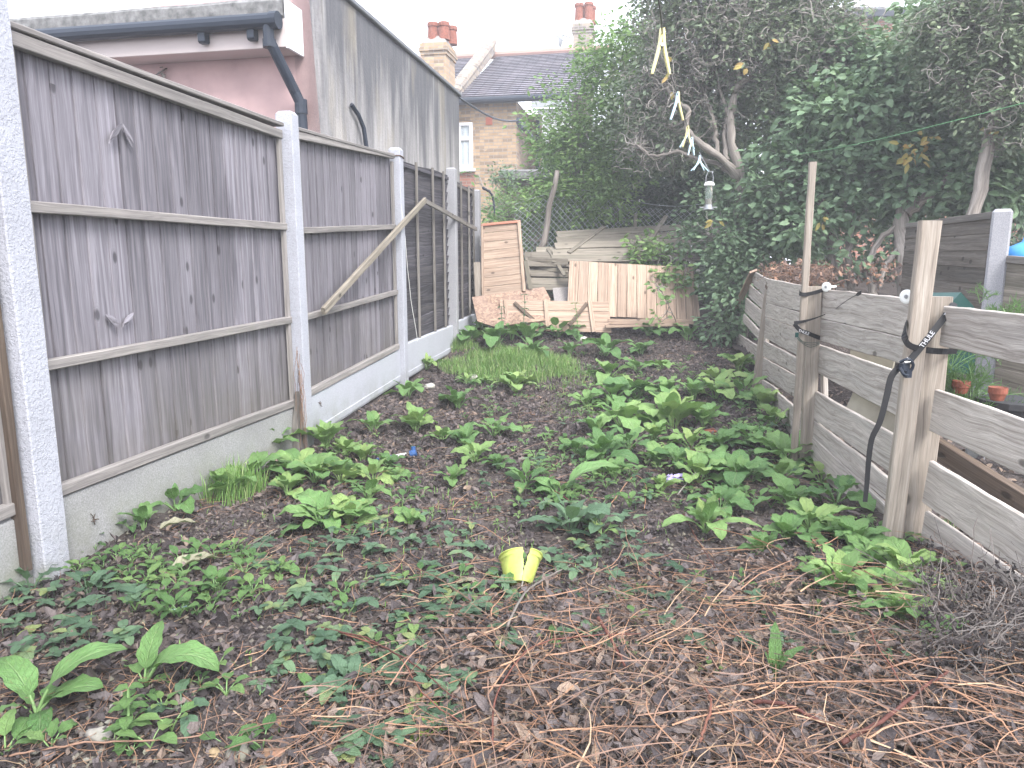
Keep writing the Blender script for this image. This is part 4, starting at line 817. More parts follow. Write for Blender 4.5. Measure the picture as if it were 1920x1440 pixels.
# ================================================================ trees and shrubs
def pt(px, py, Y): return P(px, py, Y)
def crown(mb, tw, blobs, limbs, nclump, lpc, L, spread=.2, twr=.006, shape='r', wr=.55, droop=.3, keep=None, twamp=.03, twn=7):
    LP = np.concatenate([np.asarray(l) for l in limbs]) if limbs else None
    vol = np.array([b[3] * b[4] * b[5] for b in blobs]); vol = vol / vol.sum()
    C = []
    for b, v in zip(blobs, vol):
        n = max(3, int(nclump * v)); d = rng.normal(size=(n, 3)); d /= np.linalg.norm(d, axis=1)[:, None]; r_ = rng.random(n) ** .42
        c = pt(b[0], b[1], b[2]); s_ = b[2] / F
        C.append(c + d * r_[:, None] * np.array([b[3] * s_, b[5], b[4] * s_]))
    C = np.concatenate(C); g_ = gz(C[:, 0], C[:, 1]); C = C[C[:, 2] > g_ + .08]
    if keep is not None: C = C[keep(C)]
    for c in C:
        if LP is not None and tw is not None:
            dd = np.linalg.norm(LP - c, axis=1) + rng.random(len(LP)) * .25; a = LP[int(dd.argmin())]
            tube(tw, wander(a, c + rng.normal(size=3) * .06, twn, twamp), np.linspace(twr, twr * .35, twn), 4, cap=False)
        n = int(lpc * (.4 + 1.2 * rng.random())); d = rng.normal(size=(n, 3)); sp = spread * (.6 + .9 * rng.random())
        pos = c + d * sp * np.array([1, 1, .75]) * .6
        ax = d + rng.normal(size=(n, 3)) * .7; ax[:, 2] = ax[:, 2] * .5 - droop; ax[:, 1] -= .15
        nm = np.array([0, -.35, 1.]) + rng.normal(size=(n, 3)) * .55
        l_ = L * (.55 + .75 * rng.random(n)); cv = .75 * rng.random()
        leaves(mb, pos, ax, nm, l_, l_ * wr, var=np.clip(cv * .7 + rng.random(n) * .38, 0, 1))
def limb(mb, pts, r0, r1, n=26, amp=.012, sides=8):
    p_ = smooth(pts, n); p_ = p_ + np.cumsum(rng.normal(size=p_.shape) * amp * .3, 0) * 0 + rng.normal(size=p_.shape) * amp * .6
    tube(mb, p_, np.linspace(r0, r1, n) * (1 + .08 * rng.normal(size=n)), sides); return p_
def tangle(mb, blobs, n, ln=.5, rad=.0045, k=16, curl=.8):
    vol = np.array([b[3] * b[4] for b in blobs], float); vol /= vol.sum()
    for _ in range(n):
        b = blobs[rng.choice(len(blobs), p=vol)]; c = pt(b[0], b[1], b[2]); s_ = b[2] / F; d = rng.normal(size=3); d /= np.linalg.norm(d)
        p_ = c + d * (rng.random() ** .5) * np.array([b[3] * s_, b[5], b[4] * s_]); v = rng.normal(size=3); v[2] = abs(v[2]) * .5; v /= np.linalg.norm(v); w_ = rng.normal(size=3); pts = [p_]
        for i in range(k):
            if rng.random() < .45: w_ = rng.normal(size=3)
            v = v + np.cross(w_, v) * curl * .5 + rng.normal(size=3) * .15 * curl; v /= np.linalg.norm(v); p_ = p_ + v * ln / k; pts.append(p_)
        tube(mb, pts, np.linspace(rad, rad * .4, k + 1) * rng.uniform(.6, 1.5), 4, cap=False, r=rng.random())
def tree(name, label, cat, base, leafmat_, blobs, limbs, tmat='bark', group=None, tang=None, smoothleaf=False, **k):
    t = thing(name, base, label, cat, group); tb = MB(); LP = []
    for l in limbs: LP.append(limb(tb, l[0], l[1], l[2], amp=l[3] if len(l) > 3 else .012))
    if limbs: tb.build('trunk', tmat, t, smooth=True)
    mb = MB(); tw = MB(); crown(mb, tw, blobs, LP, **k)
    if tang: tangle(tw, *tang[0], **tang[1])
    mb.build('crown', leafmat_, t)
    if tw.n: tw.build('twigs', 'twig_bark', t)
    return t
# dark hedge behind everything (fills the gaps)
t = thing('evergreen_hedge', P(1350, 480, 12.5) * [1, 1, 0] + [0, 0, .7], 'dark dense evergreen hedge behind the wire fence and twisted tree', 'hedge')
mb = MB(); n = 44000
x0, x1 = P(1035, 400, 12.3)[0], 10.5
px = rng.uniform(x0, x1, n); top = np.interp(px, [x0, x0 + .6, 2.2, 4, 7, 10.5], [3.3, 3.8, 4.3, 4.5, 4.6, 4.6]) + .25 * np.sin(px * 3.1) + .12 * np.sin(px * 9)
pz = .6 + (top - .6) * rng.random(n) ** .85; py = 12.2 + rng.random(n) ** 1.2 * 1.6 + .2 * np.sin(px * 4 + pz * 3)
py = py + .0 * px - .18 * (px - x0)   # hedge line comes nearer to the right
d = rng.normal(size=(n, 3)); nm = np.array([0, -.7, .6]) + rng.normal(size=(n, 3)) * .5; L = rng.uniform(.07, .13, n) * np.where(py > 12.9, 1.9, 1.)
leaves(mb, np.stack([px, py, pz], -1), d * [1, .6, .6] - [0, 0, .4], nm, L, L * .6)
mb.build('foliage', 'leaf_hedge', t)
mb = MB()
for k_ in range(40): x = rng.uniform(x0, x1); y = 12.8 - .18 * (x - x0); tube(mb, wander([x, y, .5], [x + rng.normal() * .4, y + .3, 3.6], 8, .05), .02, 4)
mb.build('stems', 'bark', t)
# bright climbing shrub in front of the house
lb = [[P(1110, 480, 11.6), P(1105, 400, 11.6), P(1090, 300, 11.5), P(1080, 200, 11.4)], [P(1150, 480, 11.5), P(1160, 350, 11.5), P(1180, 200, 11.3), P(1170, 110, 11.3)]]
tree('climbing_shrub', 'tall bright green leafy shrub in front of the slate roofed house', 'shrub', P(1110, 520, 11.5), 'leaf_tree_bright',
     [(1085, 250, 11.4, 75, 75, .6), (1115, 160, 11.3, 55, 60, .5), (1160, 110, 11.2, 70, 55, .5), (1080, 350, 11.3, 70, 60, .6), (1035, 205, 11.4, 45, 45, .35), (1030, 290, 11.4, 48, 60, .4), (1120, 330, 11, 90, 90, .5), (1200, 60, 11.2, 70, 45, .5), (1180, 220, 11., 70, 90, .6), (1015, 385, 11.2, 55, 40, .4), (1120, 420, 11.3, 100, 50, .4), (1215, 130, 11, 60, 80, .5)],
     [(lb[0], .04, .015), (lb[1], .04, .012)], nclump=520, lpc=38, L=.085, spread=.19, wr=.5, keep=lambda C: np.ones(len(C), bool))
tree('laurel_bush', 'dark leaved bush directly behind the middle of the wire fence', 'bush', P(1240, 470, 11.6), 'leaf_hedge', [(1240, 390, 11.7, 90, 60, .3), (1300, 340, 11.7, 70, 50, .3), (1180, 430, 11.7, 60, 30, .3)], [([P(1240, 480, 11.7), P(1245, 430, 11.7), P(1250, 360, 11.7)], .03, .01)], nclump=150, lpc=34, L=.11, spread=.18)
tree('low_shrub', 'low light green shrub at the foot of the brick house beside the last post', 'shrub', P(960, 470, 11.8), 'leaf_tree_bright', [(955, 395, 12., 45, 45, .4), (1000, 420, 11.6, 50, 55, .4), (935, 425, 11.8, 25, 35, .3), (1000, 470, 11.3, 40, 30, .3)], [([P(965, 520, 11.8), P(960, 460, 11.8), P(955, 400, 11.9)], .02, .008)], nclump=75, lpc=34, L=.065, spread=.15)
tree('ivy_clump', 'dark ivy clump covering the left end of the flat roofed outbuilding', 'ivy', P(945, 470, 13.6), 'leaf_tree_dark', [(942, 350, 13.8, 22, 34, .2), (935, 400, 13.8, 25, 30, .2), (950, 335, 13.9, 18, 14, .2)], [([P(945, 480, 13.8), P(942, 350, 13.9)], .02, .01)], nclump=45, lpc=30, L=.07, spread=.14)
t = tree('seedling', 'small elder sprig beside the farthest concrete post against the brick wall', 'plant', FP(10.2, 2.3, -.1), 'leaf_fresh', [(878, 330, 10.3, 14, 10, .08), (920, 398, 10.2, 10, 12, .06)], [([P(905, 352, 10.05), P(922, 365, 10.05), P(928, 400, 10.)], .02, .01, .004)], tmat='black_plastic', nclump=5, lpc=8, L=.11, spread=.1, wr=.35)
# twisted tree; both trees stand clear of the house top at one spot
def nogap(C):
    d = C - CAM; yy = d[:, 1] * math.cos(PITCH) - d[:, 2] * math.sin(PITCH); px = 960 + F * d[:, 0] / yy; py = 720 - F * (d[:, 2] * math.cos(PITCH) + d[:, 1] * math.sin(PITCH)) / yy
    return ~((px > 1615) & (px < 1715) & (py < 75))

tb = [(1330, 95, 9.8, 130, 85, .8), (1250, 170, 10, 90, 75, .6), (1450, 70, 9.6, 130, 80, .8), (1300, 250, 9.9, 100, 60, .5), (1430, 190, 9.8, 110, 80, .7), (1260, 50, 10, 60, 50, .5), (1380, -20, 9.7, 200, 60, .8), (1230, 260, 10.3, 90, 60, .5), (1560, 60, 9.7, 90, 70, .6)]
B0 = P(1402, 505, 9.2)
lim = [([P(1404, 560, 9.0), P(1402, 470, 9.2), P(1390, 380, 9.3), P(1388, 325, 9.3), P(1372, 265, 9.3), P(1372, 200, 9.4), P(1385, 150, 9.5), P(1375, 80, 9.6)], .085, .03),
       ([P(1388, 335, 9.3), P(1345, 292, 9.2), P(1305, 262, 9.2), P(1286, 235, 9.2), P(1292, 205, 9.2), P(1270, 190, 9.3), P(1240, 150, 9.6)], .05, .018),
       ([P(1390, 345, 9.3), P(1350, 310, 9.3), P(1310, 300, 9.3), P(1270, 285, 9.3), P(1225, 292, 9.4), P(1190, 270, 9.6)], .035, .012),
       ([P(1362, 300, 9.3), P(1358, 250, 9.4), P(1365, 215, 9.4), P(1352, 180, 9.5), P(1330, 120, 9.6)], .04, .015), ([P(1345, 290, 9.3), P(1340, 240, 9.4), P(1330, 200, 9.5), P(1310, 150, 9.7)], .035, .012),
       ([P(1376, 170, 9.4), P(1410, 140, 9.4), P(1412, 110, 9.5), P(1440, 60, 9.6)], .04, .015), ([P(1385, 150, 9.5), P(1400, 100, 9.6), P(1390, 40, 9.7)], .03, .012),
       ([P(1400, 480, 9.2), P(1440, 400, 9.4), P(1500, 260, 9.5), P(1520, 190, 9.5), P(1516, 130, 9.5), P(1530, 70, 9.5), P(1515, 65, 9.5)], .05, .02)]
tree('twisted_tree', 'twisted hazel tree with contorted pale branches and small curled leaves', 'tree', B0, 'leaf_tree_grey', tb, lim, keep=nogap, nclump=850, lpc=40, L=.074, spread=.2, wr=.6, twamp=.05, twn=9, twr=.008, tang=(([(q[0], q[1], q[2] - .45, q[3], q[4], .45) for q in tb if q[1] < 180] + [(1235, 280, 9.7, 80, 45, .4), (1290, 235, 9.7, 60, 40, .4)], 620), dict(ln=.7, rad=.0048, k=18, curl=1.2)))
# dark leaved tree to its right; it stands clear of the house top at one spot
db = [(1500, 330, 8.9, 95, 90, .5), (1600, 250, 8.8, 120, 110, .7), (1720, 180, 8.6, 130, 110, .8), (1660, 330, 8.4, 120, 80, .5), (1790, 300, 8.2, 110, 70, .6), (1870, 260, 8., 90, 110, .7), (1480, 420, 8.7, 70, 50, .4), (1560, 395, 8.3, 60, 35, .3), (1720, 80, 9, 130, 70, .7), (1590, 130, 9.4, 90, 80, .5), (1850, 350, 7.8, 90, 50, .5), (1740, 370, 8., 50, 30, .3), (1600, 480, 7.9, 30, 22, .15), (1500, 440, 8.2, 40, 30, .3)]
dl = [([P(1700, 560, 7.6), P(1700, 480, 7.8), P(1690, 420, 8.), P(1700, 350, 8.2), P(1690, 250, 8.5), P(1700, 120, 8.8)], .11, .04),
      ([P(1700, 400, 8.), P(1760, 350, 7.9), P(1810, 290, 7.9), P(1850, 230, 8.), P(1890, 150, 8.)], .07, .025),
      ([P(1640, 560, 7.8), P(1630, 520, 7.9), P(1640, 460, 8.), P(1690, 410, 8.), P(1740, 300, 8.2)], .045, .02),
      ([P(1600, 560, 8.1), P(1590, 480, 8.2), P(1600, 380, 8.4), P(1610, 260, 8.6)], .05, .02), ([P(1560, 560, 8.3), P(1560, 470, 8.4), P(1540, 380, 8.6), P(1500, 320, 8.8)], .06, .02), ([P(1690, 460, 7.9), P(1660, 500, 7.7), P(1650, 540, 7.6)], .03, .02)]
tree('lilac_tree', 'broad dark green heart leaved tree with several dark trunks behind the plank fence', 'tree', P(1700, 560, 7.6), 'leaf_tree_dark', db, dl, keep=nogap, nclump=850, lpc=36, L=.105, spread=.21, wr=.72, droop=.5, twamp=.03)
# pale branched tree upper right
ub = [(1850, 110, 7.2, 100, 75, .5), (1900, 200, 7., 80, 80, .4), (1790, 60, 7.5, 90, 50, .4), (1880, 20, 7.2, 100, 50, .5)]
ul = [([P(1790, 600, 7.0), P(1800, 480, 7.0), P(1830, 380, 7.), P(1850, 280, 7.), P(1868, 180, 7.), P(1880, 120, 7.), P(1868, 80, 7.), P(1880, 40, 7.), P(1905, 5, 7.)], .07, .035), ([P(1876, 110, 7.), P(1900, 90, 7.), P(1930, 60, 7.)], .04, .02), ([P(1868, 80, 7.), P(1840, 40, 7.1), P(1810, 20, 7.2), P(1780, 5, 7.3)], .03, .012), ([P(1862, 180, 7.), P(1830, 190, 7.1), P(1810, 160, 7.2)], .02, .01), ([P(1868, 190, 7.), P(1900, 165, 7.), P(1935, 150, 7.)], .02, .01)]
tree('bare_tree', 'pale crooked branched tree with sparse small leaves at the upper right', 'tree', P(1790, 600, 7.), 'leaf_tree_grey', ub, ul, nclump=380, lpc=40, L=.062, spread=.17, wr=.6, twamp=.045, tang=(([(q[0], q[1], q[2] - .3, q[3], q[4], .35) for q in ub], 150), dict(ln=.45, rad=.0035, k=14, curl=.9)))
# bushes in front
tree('bramble_bush', 'dense green bush hanging over the far end of the plank fence and woodpile', 'bush', P(1350, 620, 8.9), 'leaf_tree_dark', [(1385, 560, 8.8, 45, 72, .35), (1375, 500, 9.1, 52, 55, .4), (1400, 460, 9., 60, 60, .35), (1362, 615, 8.8, 36, 30, .3), (1325, 440, 9.6, 50, 32, .35), (1430, 400, 9.2, 60, 50, .4), (1360, 400, 9.6, 70, 50, .4)],
     [([P(1380, 640, 8.8), P(1385, 560, 8.8), P(1370, 480, 9.), P(1330, 440, 9.2)], .02, .008), ([P(1400, 640, 8.9), P(1405, 500, 9.)], .025, .01)], nclump=260, lpc=34, L=.085, spread=.17, wr=.6, droop=.4)
tree('ivy_spray', 'spray of broad green leaves lying over the top panel of the heap', 'ivy', P(1260, 530, 9.9), 'leaf_tree_bright', [(1230, 470, 9.9, 45, 30, .12), (1200, 455, 10.1, 25, 20, .1), (1265, 520, 9.6, 35, 40, .15), (1185, 490, 9.9, 18, 12, .08)], [([P(1330, 500, 9.5), P(1260, 480, 9.8), P(1190, 470, 9.95)], .012, .006)], nclump=48, lpc=18, L=.09, spread=.13, wr=.6)
tree('sapling', 'thin sapling with a few round leaves in front of the wide pine panel', 'sapling', G(1275, 622), 'leaf_tree_bright', [(1235, 540, 8.95, 12, 8, .05), (1250, 565, 8.95, 8, 8, .05), (1228, 533, 8.95, 6, 5, .03), (1232, 596, 8.95, 8, 5, .03)], [([G(1275, 622), P(1262, 590, 9.), P(1245, 555, 8.95), P(1232, 535, 8.95)], .006, .003, .002)], nclump=9, lpc=5, L=.08, spread=.06, wr=.75)
for bx, by, tx, ty, lab in ((943, 625, 940, 575, 'shorter seedling stem in front of the chipboard'), (981, 625, 983, 552, 'tall thin seedling stem in front of the crossed pine panel'), (1085, 625, 1078, 568, 'leafy nettle growing up the crossed pine panel')):
    g0 = P(bx, by, 8.95); g1 = P(tx, ty, 8.95); g0[2] = float(gz(g0[0], g0[1])); mb = MB(); st = wander(g0, g1, 8, .006); tube(mb, st, .004, 4, r=.5); mb.g[-1] *= 0
    for i in range(1, 8):
        for s in range(4): big_leaf(mb, st[i], s * 1.57 + i * .8 + random.uniform(-.3, .3), random.uniform(.05, .08), .035, .3, 1., nv=5, var=random.uniform(.1, .4))
    tag(mb.build('seedling', 'leaf_low_dark' if bx != 1085 else 'leaf_fresh', origin=g0), lab, 'seedling')
# yellow leaves in the dark tree
mb = MB(); 
for c, n, s in ((P(1710, 288, 7.6), 16, .12), (P(1740, 262, 7.6), 8, .1), (P(1860, 250, 7.), 8, .08), (P(1540, 410, 8.), 5, .05), (P(1345, 415, 8.7), 4, .06), (P(1405, 118, 8.7), 3, .05), (P(1445, 78, 8.7), 3, .05), (P(1262, 135, 9.2), 4, .15)):
    d = rng.normal(size=(n, 3)); leaves(mb, c + d * s * .55, d * [1, .6, .6] - [0, 0, .5], np.array([0, -.8, .5]) + rng.normal(size=(n, 3)) * .3, rng.uniform(.07, .12, n), rng.uniform(.05, .075, n))
tag(mb.build('autumn_leaves', 'leaf_yellow', origin=P(1710, 288, 7.6)), 'scattered yellow autumn leaves hanging in the dark green tree', 'leaves', kind='stuff')
# bank with dry brush behind the plank fence
tag((lambda mb: ([tube(mb, wander(c := P(random.uniform(1440, 1560), random.uniform(500, 535), random.uniform(7.2, 8.2)), c + rng.normal(size=3) * [.14, .14, .06], 6, .025), random.uniform(.002, .005), 3, cap=False, r=random.random() * .6) for _ in range(380)], leaves(mb, np.array([P(random.uniform(1430, 1700), random.uniform(492, 535), random.uniform(7.0, 8.2)) for _ in range(320)]), rng.normal(size=(320, 3)), rng.normal(size=(320, 3)), .07, .04, crumple=.3, var=rng.random(320) * .6), mb)[-1])(MB()).build('brush_pile', 'straw', origin=P(1500, 530, 7.6)), 'heap of dry brown brushwood behind the plank fence', 'brush pile', kind='stuff')
mb = MB(); 
X, Yy = np.meshgrid(np.linspace(2.6, 8, 60), np.linspace(5.6, 10.5, 50)); Zz = gz(X, Yy) + .42 * np.exp(-((X - 3.4) / .9) ** 2 - ((Yy - 7.8) / .8) ** 2) + .25 * np.exp(-((X - 4.3) / .8) ** 2 - ((Yy - 7.4) / .8) ** 2) - .06 + rng.normal(size=X.shape) * .02
i, k = np.meshgrid(np.arange(59), np.arange(49)); b0 = k * 60 + i; mb.add(np.stack([X, Yy, Zz], -1).reshape(-1, 3), q=np.stack([b0, b0 + 1, b0 + 61, b0 + 60], -1).reshape(-1, 4)); tag(mb.build('earth_bank', 'soil', smooth=True), kind='structure')

# ================================================================ washing line, pegs, feeder
LA = np.array([.08, .55, 2.42]); 
ctrl = [P(1205, -120, .95), P(1236, 5, 1.25), P(1248, 110, 1.7), P(1273, 185, 2.4), P(1290, 242, 3.1), P(1300, 268, 3.6), P(1312, 296, 4.3), P(1322, 322, 5.6), P(1340, 318, 7.2), P(1372, 300, 9.2)]
lp = smooth(ctrl, 60); t = MB(); tube(t, lp, .0015, 5); tag(t.build('washing_line', 'line_dark', origin=ctrl[0]), 'thin dark washing line running overhead from the camera to the twisted tree', 'washing line')
def peg(p_, hgt, cols, label, yaw=0., spread=.22, dn=1):
    spread *= 1.05
    t = thing('clothes_peg', p_, label, 'clothes peg', 'clothes pegs on the washing line'); u = np.array([math.cos(yaw), math.sin(yaw), 0])
    for s, c in ((-1, cols[0]), (1, cols[1])):
        mb = MB(); a = p_ + u * s * .0025 + [0, 0, hgt * .12]; b = p_ + u * s * (hgt * spread) - [0, 0, hgt * .88]
        sweep(mb, smooth([a, p_ + u * s * .0045 - [0, 0, hgt * .25], b], 8), u, [.004, .005, .006, .006, .006, .006, .005, .004], .008, .001); mb.build('jaw', c, t)
    mb = MB(); tube(mb, [p_ + [0, -.006, -hgt * .25], p_ + [0, .006, -hgt * .25]], .0035, 8); mb.build('spring', 'metal', t); return t
def online(py, k0=0):    # point of the line nearest to image row py
    return lp[int(np.argmin([abs(720 - F * ((q[2] - 1.5) * math.cos(PITCH) + q[1] * math.sin(PITCH)) / (q[1] * math.cos(PITCH) - (q[2] - 1.5) * math.sin(PITCH)) - py) for q in lp[:48]]))]
peg(online(68), .083, ('peg_yellow', 'peg_yellow'), 'nearest peg on the line, large yellow one with grey legs', .1, .2); peg(online(182), .083, ('peg_blue', 'peg_yellow'), 'second nearest peg, one pale blue jaw and one yellow', .3, .25)
peg(online(240), .083, ('peg_yellow', 'peg_yellow'), 'third peg, yellow, hanging by a pale blue one', -.4, .2); peg(online(243) + [.012, .05, 0], .08, ('peg_blue', 'peg_blue'), 'pale blue peg crossed behind the third yellow peg', .6, .5); peg(online(262), .08, ('peg_blue', 'peg_blue'), 'pale blue peg hanging lower right of the yellow one', .2, .18)
peg(online(293), .083, ('peg_blue', 'peg_blue'), 'farthest pair side, blue peg hanging at a slant', .1, .35); peg(online(294) + [.02, .06, 0], .08, ('peg_blue', 'peg_blue'), 'last blue peg, splayed wide, above the feeder', .2, .65)
p_ = P(1330, 345, 6.2); hh = .22; t = thing('bird_feeder', p_ - [0, 0, hh], 'clear tube bird feeder hanging in the twisted tree', 'bird feeder')
mb = MB(); tube(mb, [p_ - [0, 0, .015], p_ - [0, 0, .19]], .030, 16); mb.build('tube', 'glass', t, smooth=True)
mb = MB(); tube(mb, [p_ + [0, 0, .02], p_ + [0, 0, .012], p_ - [0, 0, .01], p_ - [0, 0, .016]], [.012, .036, .044, .04], 18); mb.build('cap', 'white_plastic', t)
mb = MB(); tube(mb, [p_ - [0, 0, .17], p_ - [0, 0, .2], p_ - [0, 0, .21], p_ - [0, 0, .218]], [.033, .036, .055, .03], 18); box(mb, p_ - [0, 0, .19], .15, .008, .006); mb.build('base_tray', 'metal', t)
mb = MB(); tube(mb, [p_ + [-.03, 0, 0], p_ + [-.03, 0, .06], p_ + [-.015, 0, .10], p_ + [.015, 0, .10], p_ + [.03, 0, .06], p_ + [.03, 0, 0]], .003, 5); tube(mb, [p_ + [0, 0, .10], p_ + [-.02, .3, .3]], .002, 4); mb.build('hanger', 'metal', t)
mb = MB(); tube(mb, [p_ - [0, 0, .12], p_ - [0, 0, .185]], .026, 10); mb.build('seed', 'grey_straw', t)
mb = MB(); a = P(1935, 189, 2.6); b = P(1480, 290, 8.6); n = 40; tube(mb, [a + (b - a) * s - [0, 0, .03 * math.sin(s * math.pi)] for s in np.linspace(0, 1, n)], .0016, 5)
tag(mb.build('garden_line', 'green_line', origin=a), 'bright green cord stretched from the right edge into the trees', 'cord')
# ================================================================ planting bed
def alk(px, py, rad, n=8, tone=.35, up=.5, label='', mat='leaf_fresh', wr=.5, grp=None, name='leafy_plant', droop=1.5, big=None, cat='plant'):
    """rosette of broad stalked leaves. px,py: foot of the plant; rad: reach in picture pixels, turned into metres there"""
    b = G(px, py); R_ = rad * b[1] / F * random.uniform(.9, 1.2); mb = MB(); n = int(n); a0 = random.uniform(0, 6.28); st = b + [0, 0, .004]
    for i in range(n):
        inner = i / n
        az = a0 + i * 2.4 + random.uniform(-.3, .3); L = R_ * (1.05 - .45 * inner) * random.uniform(.75, 1.15)
        e0 = up + .75 * inner + random.uniform(-.2, .25); rr = np.array([math.cos(az), math.sin(az), 0]) * R_ * .06
        big_leaf(mb, st + rr, az, L, L * wr * random.uniform(.85, 1.15), e0, droop * random.uniform(.55, 1.2) * (1 - .3 * inner), fold=random.uniform(.05, .4), wav=random.uniform(.04, .12), roll=random.uniform(-.35, .35), var=float(np.clip(tone + random.uniform(-.2, .25) + .2 * inner, 0, 1)), petiole=(R_ * random.uniform(.25, .5), min(1.45, e0 + .35)), sw=random.uniform(-.5, .5))
    if big:
        for (az, Lp, e0, dr, wr_) in big: L = Lp * b[1] / F; big_leaf(mb, st, az, L, L * wr_, e0, dr, fold=.25, wav=.03, var=tone + .1, petiole=(L * .35, e0 + .3), nv=13)
    return tag(mb.build(name, mat, origin=b, smooth=True), label, cat, grp)
ORD = 'first second third fourth fifth sixth seventh eighth ninth tenth eleventh twelfth thirteenth fourteenth fifteenth sixteenth seventeenth eighteenth nineteenth twentieth'.split()
ORD += ['twenty ' + o for o in ORD[:9]] + ['thirtieth'] + ['thirty ' + o for o in ORD[:9]]
zones = {
 'along the left concrete boards': [(765, 748, 42), (800, 694, 30), (700, 812, 42), (612, 842, 52), (648, 858, 48), (505, 858, 55), (478, 905, 70), (560, 892, 62), (430, 938, 62), (330, 958, 52), (540, 930, 50), (640, 905, 60), (680, 870, 45), (590, 905, 55)],
 'in the left middle': [(858, 768, 42), (780, 812, 50), (830, 828, 40), (925, 818, 48), (872, 838, 40), (892, 866, 44), (965, 736, 42), (876, 722, 22), (888, 728, 20), (915, 722, 20), (700, 905, 50), (742, 905, 42), (605, 990, 72), (655, 985, 62), (728, 880, 32), (770, 990, 38), (525, 1075, 42), (850, 905, 32), (935, 880, 28), (690, 940, 40)],
 'in the right middle drift': [(1140, 712, 50), (1195, 698, 32), (1240, 694, 26), (1150, 752, 52), (1195, 750, 46), (1250, 752, 46), (1100, 765, 40), (1165, 805, 66), (1118, 822, 48), (1262, 806, 66), (1300, 750, 44), (1340, 748, 52), (1352, 722, 46), (1390, 748, 52), (1295, 845, 60), (1232, 878, 44), (1125, 868, 58), (1350, 842, 48), (1180, 845, 50), (1320, 800, 50), (1385, 905, 62), (1310, 905, 56), (1350, 960, 58), (1225, 830, 44), (1405, 830, 46), (1270, 880, 42), (1150, 900, 40), (1240, 925, 38), (1080, 850, 38), (1340, 880, 46)],
 'by the right plank fence': [(1385, 700, 42), (1412, 722, 36), (1425, 768, 46), (1450, 800, 44), (1475, 870, 62), (1462, 905, 50), (1540, 905, 50), (1480, 955, 62), (1568, 945, 56), (1520, 1000, 62), (1562, 1008, 50), (1430, 1045, 56), (1600, 1030, 60), (1640, 1070, 78), (1700, 1090, 80), (1745, 1130, 66), (1690, 1170, 72), (1620, 1140, 60), (1475, 1020, 52), (1660, 1120, 60)],
 'before the woodpile': [(882, 645, 42), (932, 652, 52), (990, 645, 42), (1046, 632, 44), (1068, 668, 36), (1135, 668, 44), (1202, 668, 28), (1215, 632, 30), (905, 628, 34), (1000, 668, 34), (960, 640, 40), (1290, 640, 36)],
}
for z, lst in zones.items():
    lst = sorted(lst, key=lambda q: -q[1])
    for i, (px, py, rd) in enumerate(lst):
        back = 'woodpile' in z
        sz = 'small' if rd < 40 else ('broad leaved' if rd < 60 else 'large broad leaved')
        alk(px, py, rd, n=random.randint(8, 12) + (rd > 60) * 3, tone=(.15 if back else random.choice([.15, .35, .5, .6, .7])), up=random.uniform(.35, .85), wr=random.uniform(.5, .68), label=f'{sz} plant, {ORD[i]} from the front {z}', grp='broad leaved green plants of the bed', cat='plant')
# the ones that stand out
alk(1045, 935, 40, n=5, tone=.4, label='plant with one very large arched leaf in the middle of the bed', big=[(.15, 115, .75, 1.1, .5), (2.4, 70, .6, 1.4, .5)])
alk(985, 915, 55, n=8, tone=.05, label='dark green leaved plant just left of the very large arched leaf')
alk(1322, 1000, 62, n=10, tone=.6, up=.9, label='bright lime green upright plant in the middle right of the bed', big=[(-.3, 88, .5, 1.0, .35), (3.4, 80, .6, 1.2, .5), (-1.4, 70, .8, 1.9, .6)])
alk(1572, 1118, 90, n=13, tone=.5, up=.7, label='large bright green clump with dense stalks near the right planks')
alk(1735, 1225, 50, n=5, tone=.3, label='plant with a single large curled lime leaf in the right corner', big=[(1.1, 60, 1.2, 1.5, .5), (.25, 95, .9, 1.2, .55)])
alk(1450, 1285, 50, n=4, tone=.3, up=1.25, droop=.4, wr=.32, label='plant with narrow upright green leaves among the dry straw', big=[(1.3, 95, 1.35, .5, .28), (0., 80, 1.2, .8, .34)])
alk(70, 1345, 80, n=5, tone=.3, up=.5, label='largest leafy plant in the front left corner', big=[(.5, 170, .95, 1.3, .5), (.0, 125, .7, .9, .62), (2.6, 130, .9, 1., .5), (-1.3, 80, .4, .8, .6)])
alk(272, 1288, 60, n=4, tone=.35, up=.6, label='plant with a broad leaf drooping to the right, beside the largest front plant', big=[(-.05, 150, .8, 1.75, .55), (1.4, 100, 1.2, .7, .5), (.5, 90, .9, .9, .55)])
alk(10, 1415, 70, n=4, tone=.3, label='round leaved plant cut off by the bottom left corner')
alk(95, 1405, 55, n=4, tone=.4, label='small round leaved plant right of the bottom left corner')
alk(270, 995, 45, n=5, tone=.3, up=.9, label='thin stalked plant leaning on the grey concrete board')
alk(590, 1300, 40, n=4, tone=.2, label='single low leaf plant left of the bramble tangle')
alk(1830, 1230, 40, n=3, tone=.6, label='yellowish drooping leaf at the foot of the last right plank')
alk(655, 1290, 60, n=7, tone=.35, mat='leaf_low_dark', up=.6, wr=.6, label='dark leaved bramble seedling in the front middle')
alk(340, 1335, 62, n=5, tone=.3, mat='leaf_low_dark', up=.15, wr=.55, label='flat dark leaved seedling beside the pale straw in front')
alk(165, 1120, 66, n=6, tone=.1, mat='leaf_low_dark', up=.5, wr=.5, label='dark drooping bramble shoot near the nearest concrete post')
alk(60, 1110, 80, n=5, tone=.1, mat='leaf_low_dark', up=.5, wr=.42, label='dark long leaved bramble shoot at the foot of the nearest post')
alk(800, 1385, 46, n=5, tone=.5, mat='leaf_lime', up=.5, wr=.55, label='lime green bramble sprig in the front centre')
alk(795, 1330, 36, n=4, tone=.5, mat='leaf_lime', up=.7, wr=.5, label='upper lime green bramble sprig standing above the lower one')
